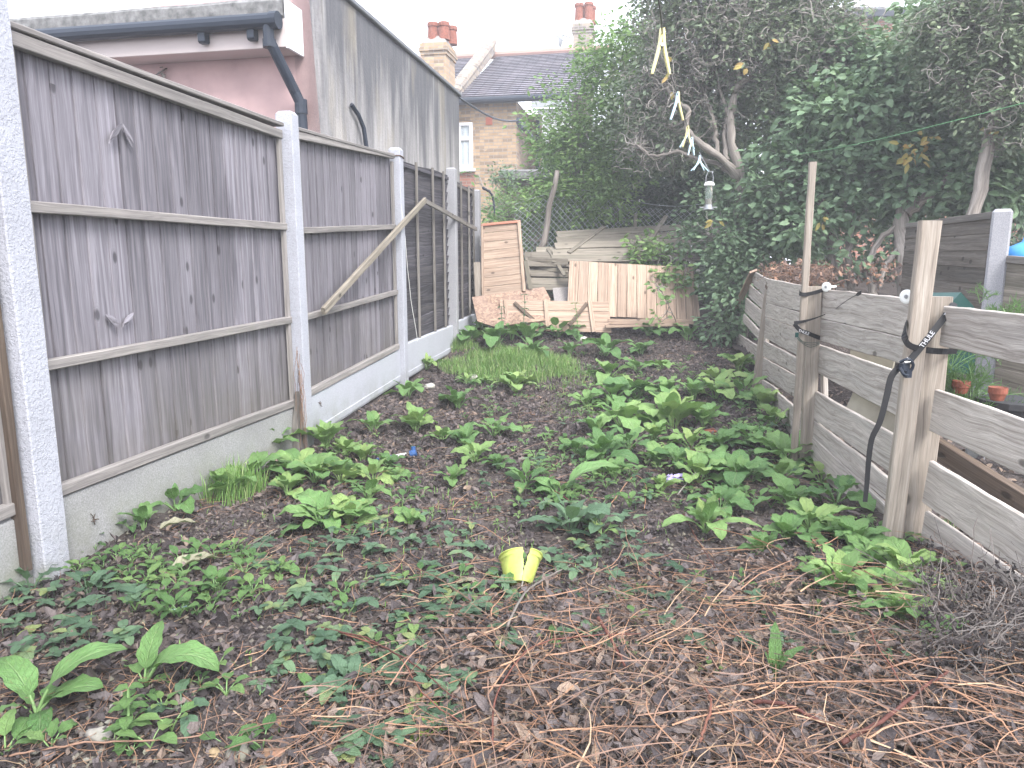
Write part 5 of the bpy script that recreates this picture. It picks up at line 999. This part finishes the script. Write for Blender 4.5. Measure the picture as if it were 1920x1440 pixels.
alk(1070, 1000, 70, n=9, tone=.4, mat='leaf_low_dark', up=.6, wr=.45, label='bushy dark green plant left of the lime green upright plant')
alk(1120, 1000, 56, n=8, tone=.55, mat='leaf_low_dark', up=.6, wr=.45, label='grey green bushy plant between the dark plant and lime plant')
# nettle with opposite leaves
g0 = G(232, 1400); mb = MB(); st = wander(g0, g0 + [.01, .03, .15], 7, .003); tube(mb, st, .003, 5, r=.5); mb.g[-1] *= 0
for i in range(1, 7):
    for s in range(2): big_leaf(mb, st[i], s * 3.14 + i * 1.57 + .3, .075 - .006 * i, .034, .35, .8, nv=6, var=random.uniform(.3, .6))
tag(mb.build('nettle', 'leaf_fresh', origin=g0), 'small upright nettle in front of the pale stone', 'nettle')
g0 = G(1712, 1005); mb = MB()
for k_ in range(5):
    st = wander(g0 + rng.normal(size=3) * [.03, .03, 0], g0 + [rng.normal() * .04, .02, .14 + .06 * rng.random()], 7, .006); tube(mb, st, .002, 4, r=.5); mb.g[-1] *= 0
    for i in range(1, 7):
        for s in range(3): big_leaf(mb, st[i], random.uniform(0, 6.3), .03, .028, .4, .6, nv=5, var=random.uniform(.1, .4))
tag(mb.build('creeper', 'leaf_fresh', origin=g0), 'small leaved green creeper climbing behind the thick stake', 'plant')
# withered spotted leaves
for (px, py, az, L, lab) in ((300, 1000, .6, .17, 'withered pale leaf curled near the grey concrete board'), (320, 1085, .9, .22, 'long dried spotted leaf lying on the soil left of the centre'), (855, 1105, .3, .1, 'folded pale leaf near the yellow pot')):
    b = G(px, py) + [0, 0, .02]; mb = MB(); big_leaf(mb, b, az, L, L * .38, .35, .75, fold=.7, wav=.08, nv=12, var=.5); tag(mb.build('withered_leaf', 'leaf_spotted', origin=b, smooth=True), lab, 'leaf')
# ---------------------------------------------------------------- stuff: litter, straw, low cover, grass
def in_bed(x, y):
    return (x > FX0 + K * y + .06) & (x < np.interp(y, [0, 2.4, 3.1, 4.2, 6.3, 8.4, 10], [3.2, 2.3, 1.78, 1.72, 2.1, 2.7, 2.9]) - .02)
def samp(n, y0=1.2, y1=10, pw=1.4, x0=-2.4, x1=3.4):
    u = rng.random(n * 2); a = 1 - pw; y = (y0 ** a + u * (y1 ** a - y0 ** a)) ** (1 / a); x = rng.uniform(x0, x1, n * 2); m_ = in_bed(x, y); return x[m_][:n], y[m_][:n]
def patch(x, y, s=1.7, o=0.): return .5 + .5 * np.sin(x * s * 2.1 + 1.3 * np.sin(y * s * 1.7 + o) + o) * np.sin(y * s * 2.3 + 1.1 * np.sin(x * s * 1.9 + o * 2))
straww = lambda x, y: np.clip((x + .8) / .8, 0, 1) * np.clip((3.0 - y + .12 * x) / .7, 0, 1)
mound = lambda x, y: .05 * straww(x, y)
x, y = samp(56000); n = len(x); sw_ = straww(x, y)
d = rng.normal(size=(n, 3)); nm = np.array([0, 0, 1.]) + rng.normal(size=(n, 3)) * .8; d[:, 2] *= .5
L = rng.uniform(.012, .05, n) * (.5 + .8 * rng.random(n)); base_v = .3 + .28 * patch(x, y, 1.3) + .22 * sw_; v = np.clip(base_v + rng.normal(size=n) * .2, 0, 1)
mb = MB(); z = gz(x, y) + rng.random(n) * (.014 + mound(x, y)) + .002
leaves(mb, np.stack([x, y, z], -1), d, nm, L, L * rng.uniform(.2, .75, n), crumple=.5, var=v)
tag(mb.build('leaf_litter', 'dead_leaf'), 'crumpled brown and grey dead leaves covering the bed', kind='stuff')
mb = MB(); xx, yy = samp(4200, y1=8, pw=1.7)
for a, b in zip(xx, yy):
    if patch(a, b, 1.3) + .5 * float(straww(a, b)) < rng.random() * .8: continue
    L_ = random.uniform(.02, .075); big_leaf(mb, [a, b, float(gz(a, b)) + .006 + random.random() * float(mound(a, b))], random.uniform(0, 6.3), L_, L_ * random.uniform(.35, .7), random.uniform(-.2, .6), random.uniform(-.8, 1.6), fold=random.uniform(.3, 1.3), wav=random.uniform(.08, .2), roll=random.uniform(-.8, .8), var=float(np.clip(rng.normal() * .2 + .42 + .15 * float(straww(a, b)), 0, 1)), nv=8, sw=random.uniform(-1, 1))
tag(mb.build('curled_leaves', 'dead_leaf', smooth=True), 'larger curled dead leaves lying on the litter', kind='stuff')
x, y = samp(20000, y0=4.5, y1=10, pw=.5); n = len(x); mb = MB(); L = rng.uniform(.02, .06, n)
leaves(mb, np.stack([x, y, gz(x, y) + rng.random(n) * .02 + .002], -1), rng.normal(size=(n, 3)) * [1, 1, .5], np.array([0, 0, 1.]) + rng.normal(size=(n, 3)) * .8, L, L * rng.uniform(.2, .7, n), crumple=.5, var=np.clip(.35 + .3 * patch(x, y, 1.3) + rng.normal(size=n) * .2, 0, 1))
tag(mb.build('far_litter', 'dead_leaf'), 'dead leaves covering the far half of the bed', kind='stuff')
# earth crumbs
x, y = samp(9000, pw=1.8); mb = MB(); n = len(x); s = rng.uniform(.004, .013, n); c = np.stack([x, y, gz(x, y) + s * .5], -1)
oc = np.array([(1, 0, 0), (-1, 0, 0), (0, 1, 0), (0, -1, 0), (0, 0, 1), (0, 0, -.6)]); V = c[:, None] + oc[None] * s[:, None, None] * (.6 + .7 * rng.random((n, 6, 1)))
ft = np.array([(0, 2, 4), (2, 1, 4), (1, 3, 4), (3, 0, 4), (2, 0, 5), (1, 2, 5), (3, 1, 5), (0, 3, 5)]); mb.add(V.reshape(-1, 3), t=(np.arange(n)[:, None, None] * 6 + ft[None]).reshape(-1, 3))
tag(mb.build('soil_crumbs', 'crumb'), 'small stones and crumbs of earth', kind='stuff')
def straws(n, cond, lr, rr, zmax, kx=6, curl=.5):
    mb = MB(); c_ = 0
    while c_ < n:
        x, y = samp(400, y1=9.5)
        for a, b in zip(x, y):
            if c_ >= n: break
            if rng.random() > cond(a, b): continue
            c_ += 1; az = rng.random() * 6.28; L = rng.uniform(*lr); v = rng.normal() * curl; zz = float(gz(a, b)) + .004 + rng.random() * (zmax + float(mound(a, b)) * 1.3); el = rng.normal() * .12
            pts = []; p_ = np.array([a, b, zz])
            for i in range(kx):
                pts.append(p_.copy()); az += v / kx * 2 + rng.normal() * .12; p_ = p_ + np.array([math.cos(az), math.sin(az), el - (i / kx - .4) * .35 * abs(el) * 4]) * L / kx
            pts = np.array(pts); pts[:, 2] = np.maximum(pts[:, 2], gz(pts[:, 0], pts[:, 1]) + .003)
            r0 = rng.uniform(*rr); tube(mb, pts, np.linspace(r0, r0 * .5, kx), 3, cap=False, r=float(np.clip(rng.normal() * .3 + .45, 0, 1)))
    return mb
tag(straws(3900, lambda a, b: straww(a, b), (.05, .4), (.0005, .0030), .035, 7, .45).build('dry_straw', 'straw'), 'orange brown dry stems and straw in the front right', kind='stuff')
tag(straws(5200, lambda a, b: .25 + .75 * (patch(a, b, 1.1, 2.) > .55), (.04, .26), (.0007, .002), .02, 6, .6).build('dry_stems', 'straw'), 'thin dry stems scattered over the bed', kind='stuff')
# low dark cover: three to five leaved sprigs
areas = [((480, 900), (990, 1300), 150), ((1010, 1220), (950, 1080), 45), ((0, 260), (1100, 1240), 46), ((860, 1330), (1060, 1240), 60), ((560, 780), (960, 1050), 30), ((600, 900), (1280, 1400), 22), ((900, 1300), (800, 960), 45), ((1100, 1500), (680, 900), 60), ((640, 760), (1380, 1440), 8), ((1380, 1700), (1130, 1260), 26)]
mb = MB()
for (ax_, ay, n) in areas:
    for _ in range(n):
        b = G(random.uniform(*ax_), random.uniform(*ay)); hgt = random.uniform(.015, .06); t_ = b + [0, 0, hgt]; k_ = random.choice([3, 3, 4, 5]); a0 = random.uniform(0, 6.3); L = random.uniform(.03, .062); vv = float(np.clip(rng.normal() * .25 + .5, 0, 1))
        tube(mb, [b, t_], .0012, 3, r=vv, cap=False); mb.g[-1] *= 0
        for i in range(k_): big_leaf(mb, t_, a0 + i * 6.28 / k_ + random.uniform(-.4, .4), L * random.uniform(.7, 1.2), L * .62, random.uniform(0, .5), random.uniform(.2, .9), fold=.3, wav=.03, nv=6, var=float(np.clip(vv + rng.normal() * .12, 0, 1)))
tag(mb.build('ground_cover', 'leaf_low_dark', smooth=True), 'low dark grey green bramble leaves creeping over the soil', kind='stuff')
mb = MB()
for (ax_, ay, n) in [((250, 480), (1035, 1165), 60), ((100, 260), (1000, 1100), 22), ((1180, 1460), (780, 960), 130), ((1000, 1180), (820, 960), 90), ((1050, 1450), (690, 800), 110), ((860, 1000), (760, 880), 20), ((600, 800), (820, 940), 35), ((1480, 1800), (960, 1160), 50), ((560, 1500), (900, 1300), 40), ((200, 520), (1250, 1430), 14), ((1350, 1480), (680, 900), 50), ((900, 1450), (650, 780), 60)]:
    for _ in range(n):
        b = G(random.uniform(*ax_), random.uniform(*ay)); k_ = random.randint(3, 6); a0 = random.uniform(0, 6.3); L = random.uniform(.02, .062); vv = random.random() * .8
        for i in range(k_): big_leaf(mb, b + [0, 0, .01], a0 + i * 2.4, L * random.uniform(.7, 1.2), L * .62, random.uniform(.3, 1.), random.uniform(.4, 1.2), fold=.3, wav=.05, nv=5, var=float(np.clip(vv + rng.normal() * .12, 0, 1)), petiole=(L * .8, 1.1))
tag(mb.build('seedling_cover', 'leaf_fresh', smooth=True), 'small light green weed seedlings between the larger plants', kind='stuff')
# grass
def grass(n, cx, cy, rx, ry, h0, h1, name, label, kind='stuff'):
    g = G(cx, cy); e = G(cx + rx, cy); f = G(cx, cy - ry); wx = abs(e[0] - g[0]); wy = abs(f[1] - g[1]); mb = MB(); r_ = rng.random(n) ** .6; th_ = rng.random(n) * 6.283
    x = g[0] + wx * r_ * np.cos(th_) * 1.1; y = g[1] + wy * r_ * np.sin(th_); ok = (x > FX0 + K * y + .05) & (rng.random(n) < .25 + 1.1 * patch(x, y, 3.2, 1.)) | (h1 > .25); x, y = x[ok], y[ok]; n = len(x)
    h = rng.uniform(h0, h1, n) * (1.1 - .5 * r_[ok]); az = rng.random(n) * 6.28; ln = h * rng.uniform(.1, .8, n); dx, dy = np.cos(az) * ln, np.sin(az) * ln; z = gz(x, y); w_ = .0022; px_, py_ = -np.sin(az) * w_, np.cos(az) * w_
    px_ = np.where(np.abs(px_) < .0015, .0018, px_)
    V = np.stack([np.stack([x - px_, y - py_, z], -1), np.stack([x + px_, y + py_, z], -1), np.stack([x + dx * .35 + px_ * .9, y + dy * .35 + py_, z + h * .6], -1), np.stack([x + dx * .35 - px_ * .9, y + dy * .35 - py_, z + h * .6], -1), np.stack([x + dx, y + dy, z + h * (1 - .35 * ln / h)], -1)], 1)
    b = np.arange(n)[:, None] * 5; va = rng.random(n); mb.add(V.reshape(-1, 3), q=b + [0, 1, 2, 3], t=b + [3, 2, 4], g=np.zeros((n * 5, 3)) + .5, r=np.repeat(va, 5)); tag(mb.build(name, 'grass'), label, kind=kind)
    if kind != 'stuff': pass
grass(9500, 955, 688, 120, 30, .07, .21, 'grass', 'patch of fresh green grass in front of the last plants')
grass(1500, 1055, 700, 60, 24, .04, .10, 'grass', 'patch of shorter grass right of the main tuft')
grass(900, 855, 665, 36, 16, .1, .2, 'grass', 'tall grass against the last white board')
grass(420, 440, 930, 45, 22, .1, .3, 'grass', 'long grass blades against the grey concrete board'); grass(1200, 1100, 770, 90, 40, .02, .05, 'grass', 'thin yellowish short grass')
grass(800, 760, 1000, 500, 130, .02, .07, 'grass', 'few thin grass blades across the bed')
# dry tangle in the right corner
mb = MB()
for _ in range(620):
    c = G(random.uniform(1730, 1990), random.uniform(1140, 1300)) + [0, 0, random.uniform(0, .16)]; tube(mb, wander(c, c + rng.normal(size=3) * .09, 6, .012), random.uniform(.0007, .002), 3, cap=False, r=random.random() * .45)
n = 1500; pos = np.array([G(random.uniform(1720, 1990), random.uniform(1120, 1300)) + [0, 0, random.uniform(0, .16)] for _ in range(n)])
tag(mb.build('dry_tangle', 'grey_straw'), 'grey dry weed tangle in the right corner by the planks', kind='stuff')
mb = MB(); leaves(mb, pos, rng.normal(size=(n, 3)), rng.normal(size=(n, 3)), rng.uniform(.01, .035, n), .016, crumple=.3, var=rng.random(n) * .45); tag(mb.build('dry_tangle_leaves', 'dead_leaf'), 'shrivelled leaves on the dry weed tangle', kind='stuff')
# litter behind the plank fence
n = 5000; x = rng.uniform(1.9, 5.5, n); y = rng.uniform(2., 7., n); okk = ~in_bed(x, y); x, y = x[okk], y[okk]; n = len(x); mb = MB(); leaves(mb, np.stack([x, y, gz(x, y) + rng.random(n) * .03], -1), rng.normal(size=(n, 3)) * [1, 1, .3], np.array([0, 0, 1.]) + rng.normal(size=(n, 3)) * .4, .05, .035, crumple=.25, var=.5 + .5 * rng.random(n)); tag(mb.build('fallen_leaves', 'dead_leaf'), 'brown fallen leaves in the neighbouring garden', kind='stuff')
# ---------------------------------------------------------------- canes lying about
def cane(pts, r_, label, mat='cane_red', lift=.03, name='bramble_cane'):
    q = [G(a, b) for a, b in pts]; m_ = len(q)
    for i in range(m_): q[i] = q[i] + [0, 0, .012 + float(mound(q[i][0], q[i][1])) + lift * math.sin(math.pi * (i + .3) / (m_ - .4))]
    p_ = smooth(q, 26); p_ = p_ + rng.normal(size=p_.shape) * .0012; mb = MB(); tube(mb, p_, np.linspace(r_, r_ * .6, 26) * (1 + .07 * rng.normal(size=26)), 7)
    tag(mb.build(name, mat, origin=q[0], smooth=True), label, 'stem', 'loose stems lying on the bed')
for a in [
 ([(600, 1192), (680, 1225), (770, 1280), (852, 1345)], .0035, 'red bramble stem running diagonally in the front left centre'),
 ([(640, 1205), (740, 1260), (800, 1350), (900, 1420)], .0028, 'second red stem crossing just below the diagonal one'),
 ([(925, 1325), (1000, 1335), (1100, 1310), (1240, 1312)], .003, 'smooth orange stem lying across the front centre', 'straw'),
 ([(1090, 1440), (1110, 1375), (1160, 1352), (1245, 1372)], .0033, 'pale orange stem bent like a hook at the bottom centre', 'straw'),
 ([(915, 1310), (920, 1370), (950, 1425), (985, 1442)], .0028, 'pale stem curving down to the bottom edge', 'straw'),
 ([(1575, 1440), (1660, 1400), (1730, 1340), (1772, 1298)], .0065, 'thick red brown stem rising from the bottom edge at the right'),
 ([(1622, 1205), (1640, 1260), (1670, 1310), (1690, 1335)], .003, 'upright orange stem in the straw right of the narrow leaved plant'),
 ([(1755, 1322), (1820, 1370), (1870, 1410), (1905, 1442)], .004, 'straight tan stem in the bottom right corner', 'straw'),
 ([(1640, 1300), (1750, 1285), (1860, 1290)], .003, 'long thin orange stem arching before the grey tangle', 'straw'),
 ([(1390, 1325), (1560, 1330), (1780, 1335), (1918, 1345)], .0026, 'long pale horizontal stem crossing the straw at the right', 'straw'),
 ([(1410, 1360), (1470, 1380), (1560, 1415)], .007, 'short thick dark red stem half buried in straw', 'cane_red'),
 ([(1310, 1440), (1330, 1380), (1318, 1330)], .004, 'dark red stem standing at the bottom right of the centre', 'cane_red'),
 ([(925, 1440), (930, 1360), (990, 1270), (1080, 1240), (1200, 1225)], .003, 'red brown arching stem left of the straw heap'),
 ([(950, 1210), (985, 1150), (1030, 1110), (1072, 1068)], .005, 'grey forked stick pointing away below the yellow pot', 'bark'),
 ([(978, 1125), (982, 1095), (979, 1066)], .0035, 'short twig standing in front of the yellow pot', 'twig_bark'),
 ([(1030, 922), (1060, 948), (1092, 975)], .003, 'thin straight stem below the very large arched leaf'),
 ([(1095, 1010), (1150, 950), (1188, 905), (1210, 920), (1208, 960)], .003, 'bent orange stem arching in the middle right', 'straw'),
 ([(1120, 1195), (1140, 1240), (1170, 1290)], .006, 'dark purple stem lying in the front centre', 'cane_red'),
 ([(1280, 970), (1310, 1040), (1340, 1085)], .003, 'thin red stem in front of the lime green upright plant'),
 ([(1270, 935), (1310, 890), (1335, 850)], .004, 'brown stick rising through the green drift', 'twig_bark'),
 ([(1035, 830), (990, 850), (945, 865)], .003, 'orange bent stem in the middle of the bed', 'straw'),
 ([(840, 980), (900, 1000), (955, 1030)], .003, 'pale forked stem up left of the yellow pot', 'straw'),
 ([(420, 1055), (540, 1000), (600, 950)], .0025, 'long thin dry stem left of centre', 'twig_bark'),
 ([(10, 1432), (150, 1420), (300, 1412), (420, 1390)], .003, 'long brown stem along the bottom left edge', 'straw')]:
    cane(a[0], a[1], a[2], *(a[3:]))
# ---------------------------------------------------------------- stones and oddments
def stone(px, py, wpx, mat, label, fl=.6, name='stone', cat='stone', ang=False):
    b = G(px, py); r_ = wpx / 2 * b[1] / F; mb = MB(); n = 10; V = []; o = rng.random(3) * 9; s_ = rng.uniform(.75, 1.15, 3)
    for i in range(n + 1):
        ph = math.pi * i / n
        for k_ in range(n):
            th_ = 2 * math.pi * k_ / n; q = np.array([math.sin(ph) * math.cos(th_), math.sin(ph) * math.sin(th_), math.cos(ph)])
            if ang: q = np.sign(q) * np.abs(q) ** .45 * .75
            f = 1 + .16 * math.sin(q[0] * 3 + o[0]) * math.sin(q[1] * 4 + o[1]) + .09 * math.sin(q[2] * 6 + q[0] * 5 + o[2]); V.append(b + q * f * s_ * [r_, r_ * .8, r_ * fl] + [0, 0, r_ * fl * .45])
    mb.add(V, q=[(i * n + k_, (i + 1) * n + k_, (i + 1) * n + (k_ + 1) % n, i * n + (k_ + 1) % n) for i in range(n) for k_ in range(n)]); tag(mb.build(name, mat, origin=b, smooth=not ang), label, cat)
for a in [(188, 1385, 62, 'stone_grey', 'large pale grey stone behind the small nettle'), (408, 1418, 42, 'stone_brown', 'round brown stone left of a grey stone at the bottom'), (448, 1418, 62, 'stone_grey', 'flat grey stone between the brown stone and brick lump'),
          (590, 1245, 30, 'stone_white', 'white chip of stone beside a dark leaf left of centre'), (806, 728, 24, 'stone_white', 'flat pale stone on the soil near the second white post'), (886, 712, 22, 'stone_white', 'pale stone at the edge of the grass patch'),
          (1094, 640, 20, 'stone_white', 'white stone in front of the crossed pine panel'), (1000, 688, 12, 'stone_white', 'tiny white stone in the grass'), (1822, 1275, 55, 'stone_grey', 'blue grey stone in the right corner tangle'), (575, 835, 20, 'stone_grey', 'small stone beside the second concrete post'), (1495, 1138, 10, 'stone_white', 'tiny white pebble in the right dry litter')]: stone(*a)
stone(512, 1425, 62, 'brick_lump', 'reddish broken brick at the bottom left of centre', .55, 'brick', 'brick', True); stone(532, 1362, 42, 'brick_lump', 'dark red brick fragment above the broken brick', .6, 'brick', 'brick', True); stone(1332, 812, 30, 'terracotta', 'orange red brick chip in the green drift', .4, 'brick', 'brick', True); stone(1308, 812, 18, 'terracotta', 'small orange red chip left of the larger chip', .4, 'brick', 'brick', True)
for k_ in range(60): pass
mb = MB()
for _ in range(170):
    b = G(random.uniform(0, 700), random.uniform(1300, 1440)) if random.random() < .6 else G(random.uniform(560, 760), random.uniform(790, 850)); ball(mb, b + [0, 0, .003], random.uniform(.004, .013), random.uniform(.004, .012), random.uniform(.003, .008), 5, .25)
tag(mb.build('gravel', 'stone_grey'), 'small pebbles in the soil of the front left', kind='stuff')
# yellow broken pot
b = G(972, 1105); t = thing('broken_pot', b, 'broken bright yellow green plastic pot half buried in the leaves', 'plant pot')
def ptp(a, h, dr=0.):
    r_ = .05 + .034 * h + dr; q = np.array([r_ * math.cos(a), r_ * math.sin(a), h * .12]); c_, s_ = math.cos(.85), math.sin(.85)
    q = np.array([q[0], q[1] * c_ + q[2] * s_, q[2] * c_ - q[1] * s_]); q = np.array([q[0] + q[2] * .12, q[1], q[2]]); return b + q + [0, -.03, .03]
mb = MB(); m_ = 48; Hh = np.linspace(0, 1, 9); V = []; A = 5.05 + np.linspace(0, 1, m_) * (6.283 - .42)
for dr in (0, -.0022):
    for h in Hh:
        gp = .03 + .34 * max(0, (h - .3) / .7) ** .8
        for i in range(m_):
            a = 4.9 + gp / 2 + i / (m_ - 1) * (6.283 - gp) + (.03 * math.sin(h * 31) if i < 2 or i > m_ - 3 else 0)
            V.append(ptp(a, h, dr + (.004 if h > .88 and dr == 0 else 0) + .0025 * math.sin(a * 3)))
A = 4.9 + .185 + np.linspace(0, 1, m_) * (6.283 - .37)
q = []
for s in range(2):
    for i in range(8):
        for k_ in range(m_ - 1): a0 = s * 9 * m_ + i * m_ + k_; f = (a0, a0 + 1, a0 + m_ + 1, a0 + m_); q.append(f if s == 0 else f[::-1])
for k_ in range(m_ - 1): q.append((8 * m_ + k_, 8 * m_ + k_ + 1, 17 * m_ + k_ + 1, 17 * m_ + k_))
mb.add(V, q=q); mb.build('pot_wall', 'yellow_plastic', t, smooth=True)
mb = MB(); V = []
for a in np.linspace(0, 6.283, 40, endpoint=False): pass
for h in (.84, .88):
    for a in A: V.append(ptp(a, h, .0022))
mb.add(V, q=[(i, i + 1, m_ + i + 1, m_ + i) for i in range(m_ - 1)]); mb.build('band', 'yellow_plastic', t, smooth=True)
mb = MB(); tube(mb, [ptp(a, 1.0, .003) for a in A], .0028, 6); mb.build('rim', 'yellow_plastic', t)
mb = MB(); c = ptp(0, 0) * 0 + sum(ptp(a, .02) for a in np.linspace(0, 6, 12)) / 12; V = [c] + [ptp(a, .01) for a in np.linspace(0, 6.283, 24, endpoint=False)]; mb.add(V, t=[(0, 1 + (i + 1) % 24, 1 + i) for i in range(24)]); mb.build('pot_base', 'yellow_plastic', t)
# blue and white hand tool
t = thing('hose_nozzle', G(745, 866), 'blue and white plastic hand tool lying among the plants at left', 'tool'); g1, g2, g3, g4 = [G(*c) + [0, 0, .025] for c in ((706, 869), (735, 863), (762, 858), (775, 858))]
mb = MB(); tube(mb, [g1, g1 * .5 + g2 * .5, g2], [.011, .014, .012], 10); mb.build('handle', 'blue_plastic', t); mb = MB(); tube(mb, [g2, g3], .010, 10); mb.build('sleeve', 'white_plastic', t)
mb = MB(); tube(mb, [g4 + [-.02, 0, .0], g4 + [.02, 0, .01]], [.024, .022], 12); tube(mb, [g4, g4 + [0, .01, .05]], [.012, .016], 10); mb.build('head', 'blue_plastic', t)
def ground_peg(px, py, L, mat, label):
    b = G(px, py) + [0, 0, .015]; t = thing('clothes_peg', b, label, 'clothes peg')
    for s in (-1, 1): mb = MB(); plank(mb, b, b + nrm([1, .3 + s * .12, .1]) * L, UP, .006, .006); mb.build('jaw', mat, t)
ground_peg(322, 1152, .05, 'peg_blue', 'pale blue peg lying on the soil below the lobed leaves'); 
b = G(505, 1338) + [0, 0, .008]; mb = MB(); sweep(mb, wander(b, b + [.035, .0, .004], 5, .003), UP + xdir, .012, .003); tag(mb.build('plastic_scrap', 'peg_blue', origin=b), 'small sky blue plastic scrap above the bricks', 'scrap')
b = G(452, 1392) + [0, 0, .008]; mb = MB(); tube(mb, [b, b + [.016, -.012, .0]], .0045, 8); tag(mb.build('cigarette_end', 'white_plastic', origin=b), 'short white stub on the soil above the flat grey stone', 'stub')
b = G(1240, 905) + [0, 0, .02]; mb = MB()
for k_ in range(6): sweep(mb, wander(b + [k_ * .02, rng.normal() * .01, 0], b + [k_ * .02 + .05, .02, .02], 7, .008), UP + rng.normal(size=3) * .4, .02, .002)
tag(mb.build('cloth_scrap', 'lilac_cloth', origin=b), 'crumpled lilac scrap of cloth in the middle right', 'scrap')
for (px, py, lab) in ((600, 757, 'dark dried creature shaped mark on the second white board'), (176, 973, 'dark dried tuft stuck on the grey concrete board')):
    c = onf(px, py, .03); mb = MB()
    for k_ in range(9): d_ = rng.normal(size=3) * [.3, .5, 1]; d_ = nrm(d_) * random.uniform(.015, .035); tube(mb, wander(c, c + d_, 4, .003), .002, 4)
    tag(mb.build('dried_tuft', 'brown_wood', origin=c), lab, 'tuft')

build_haze()
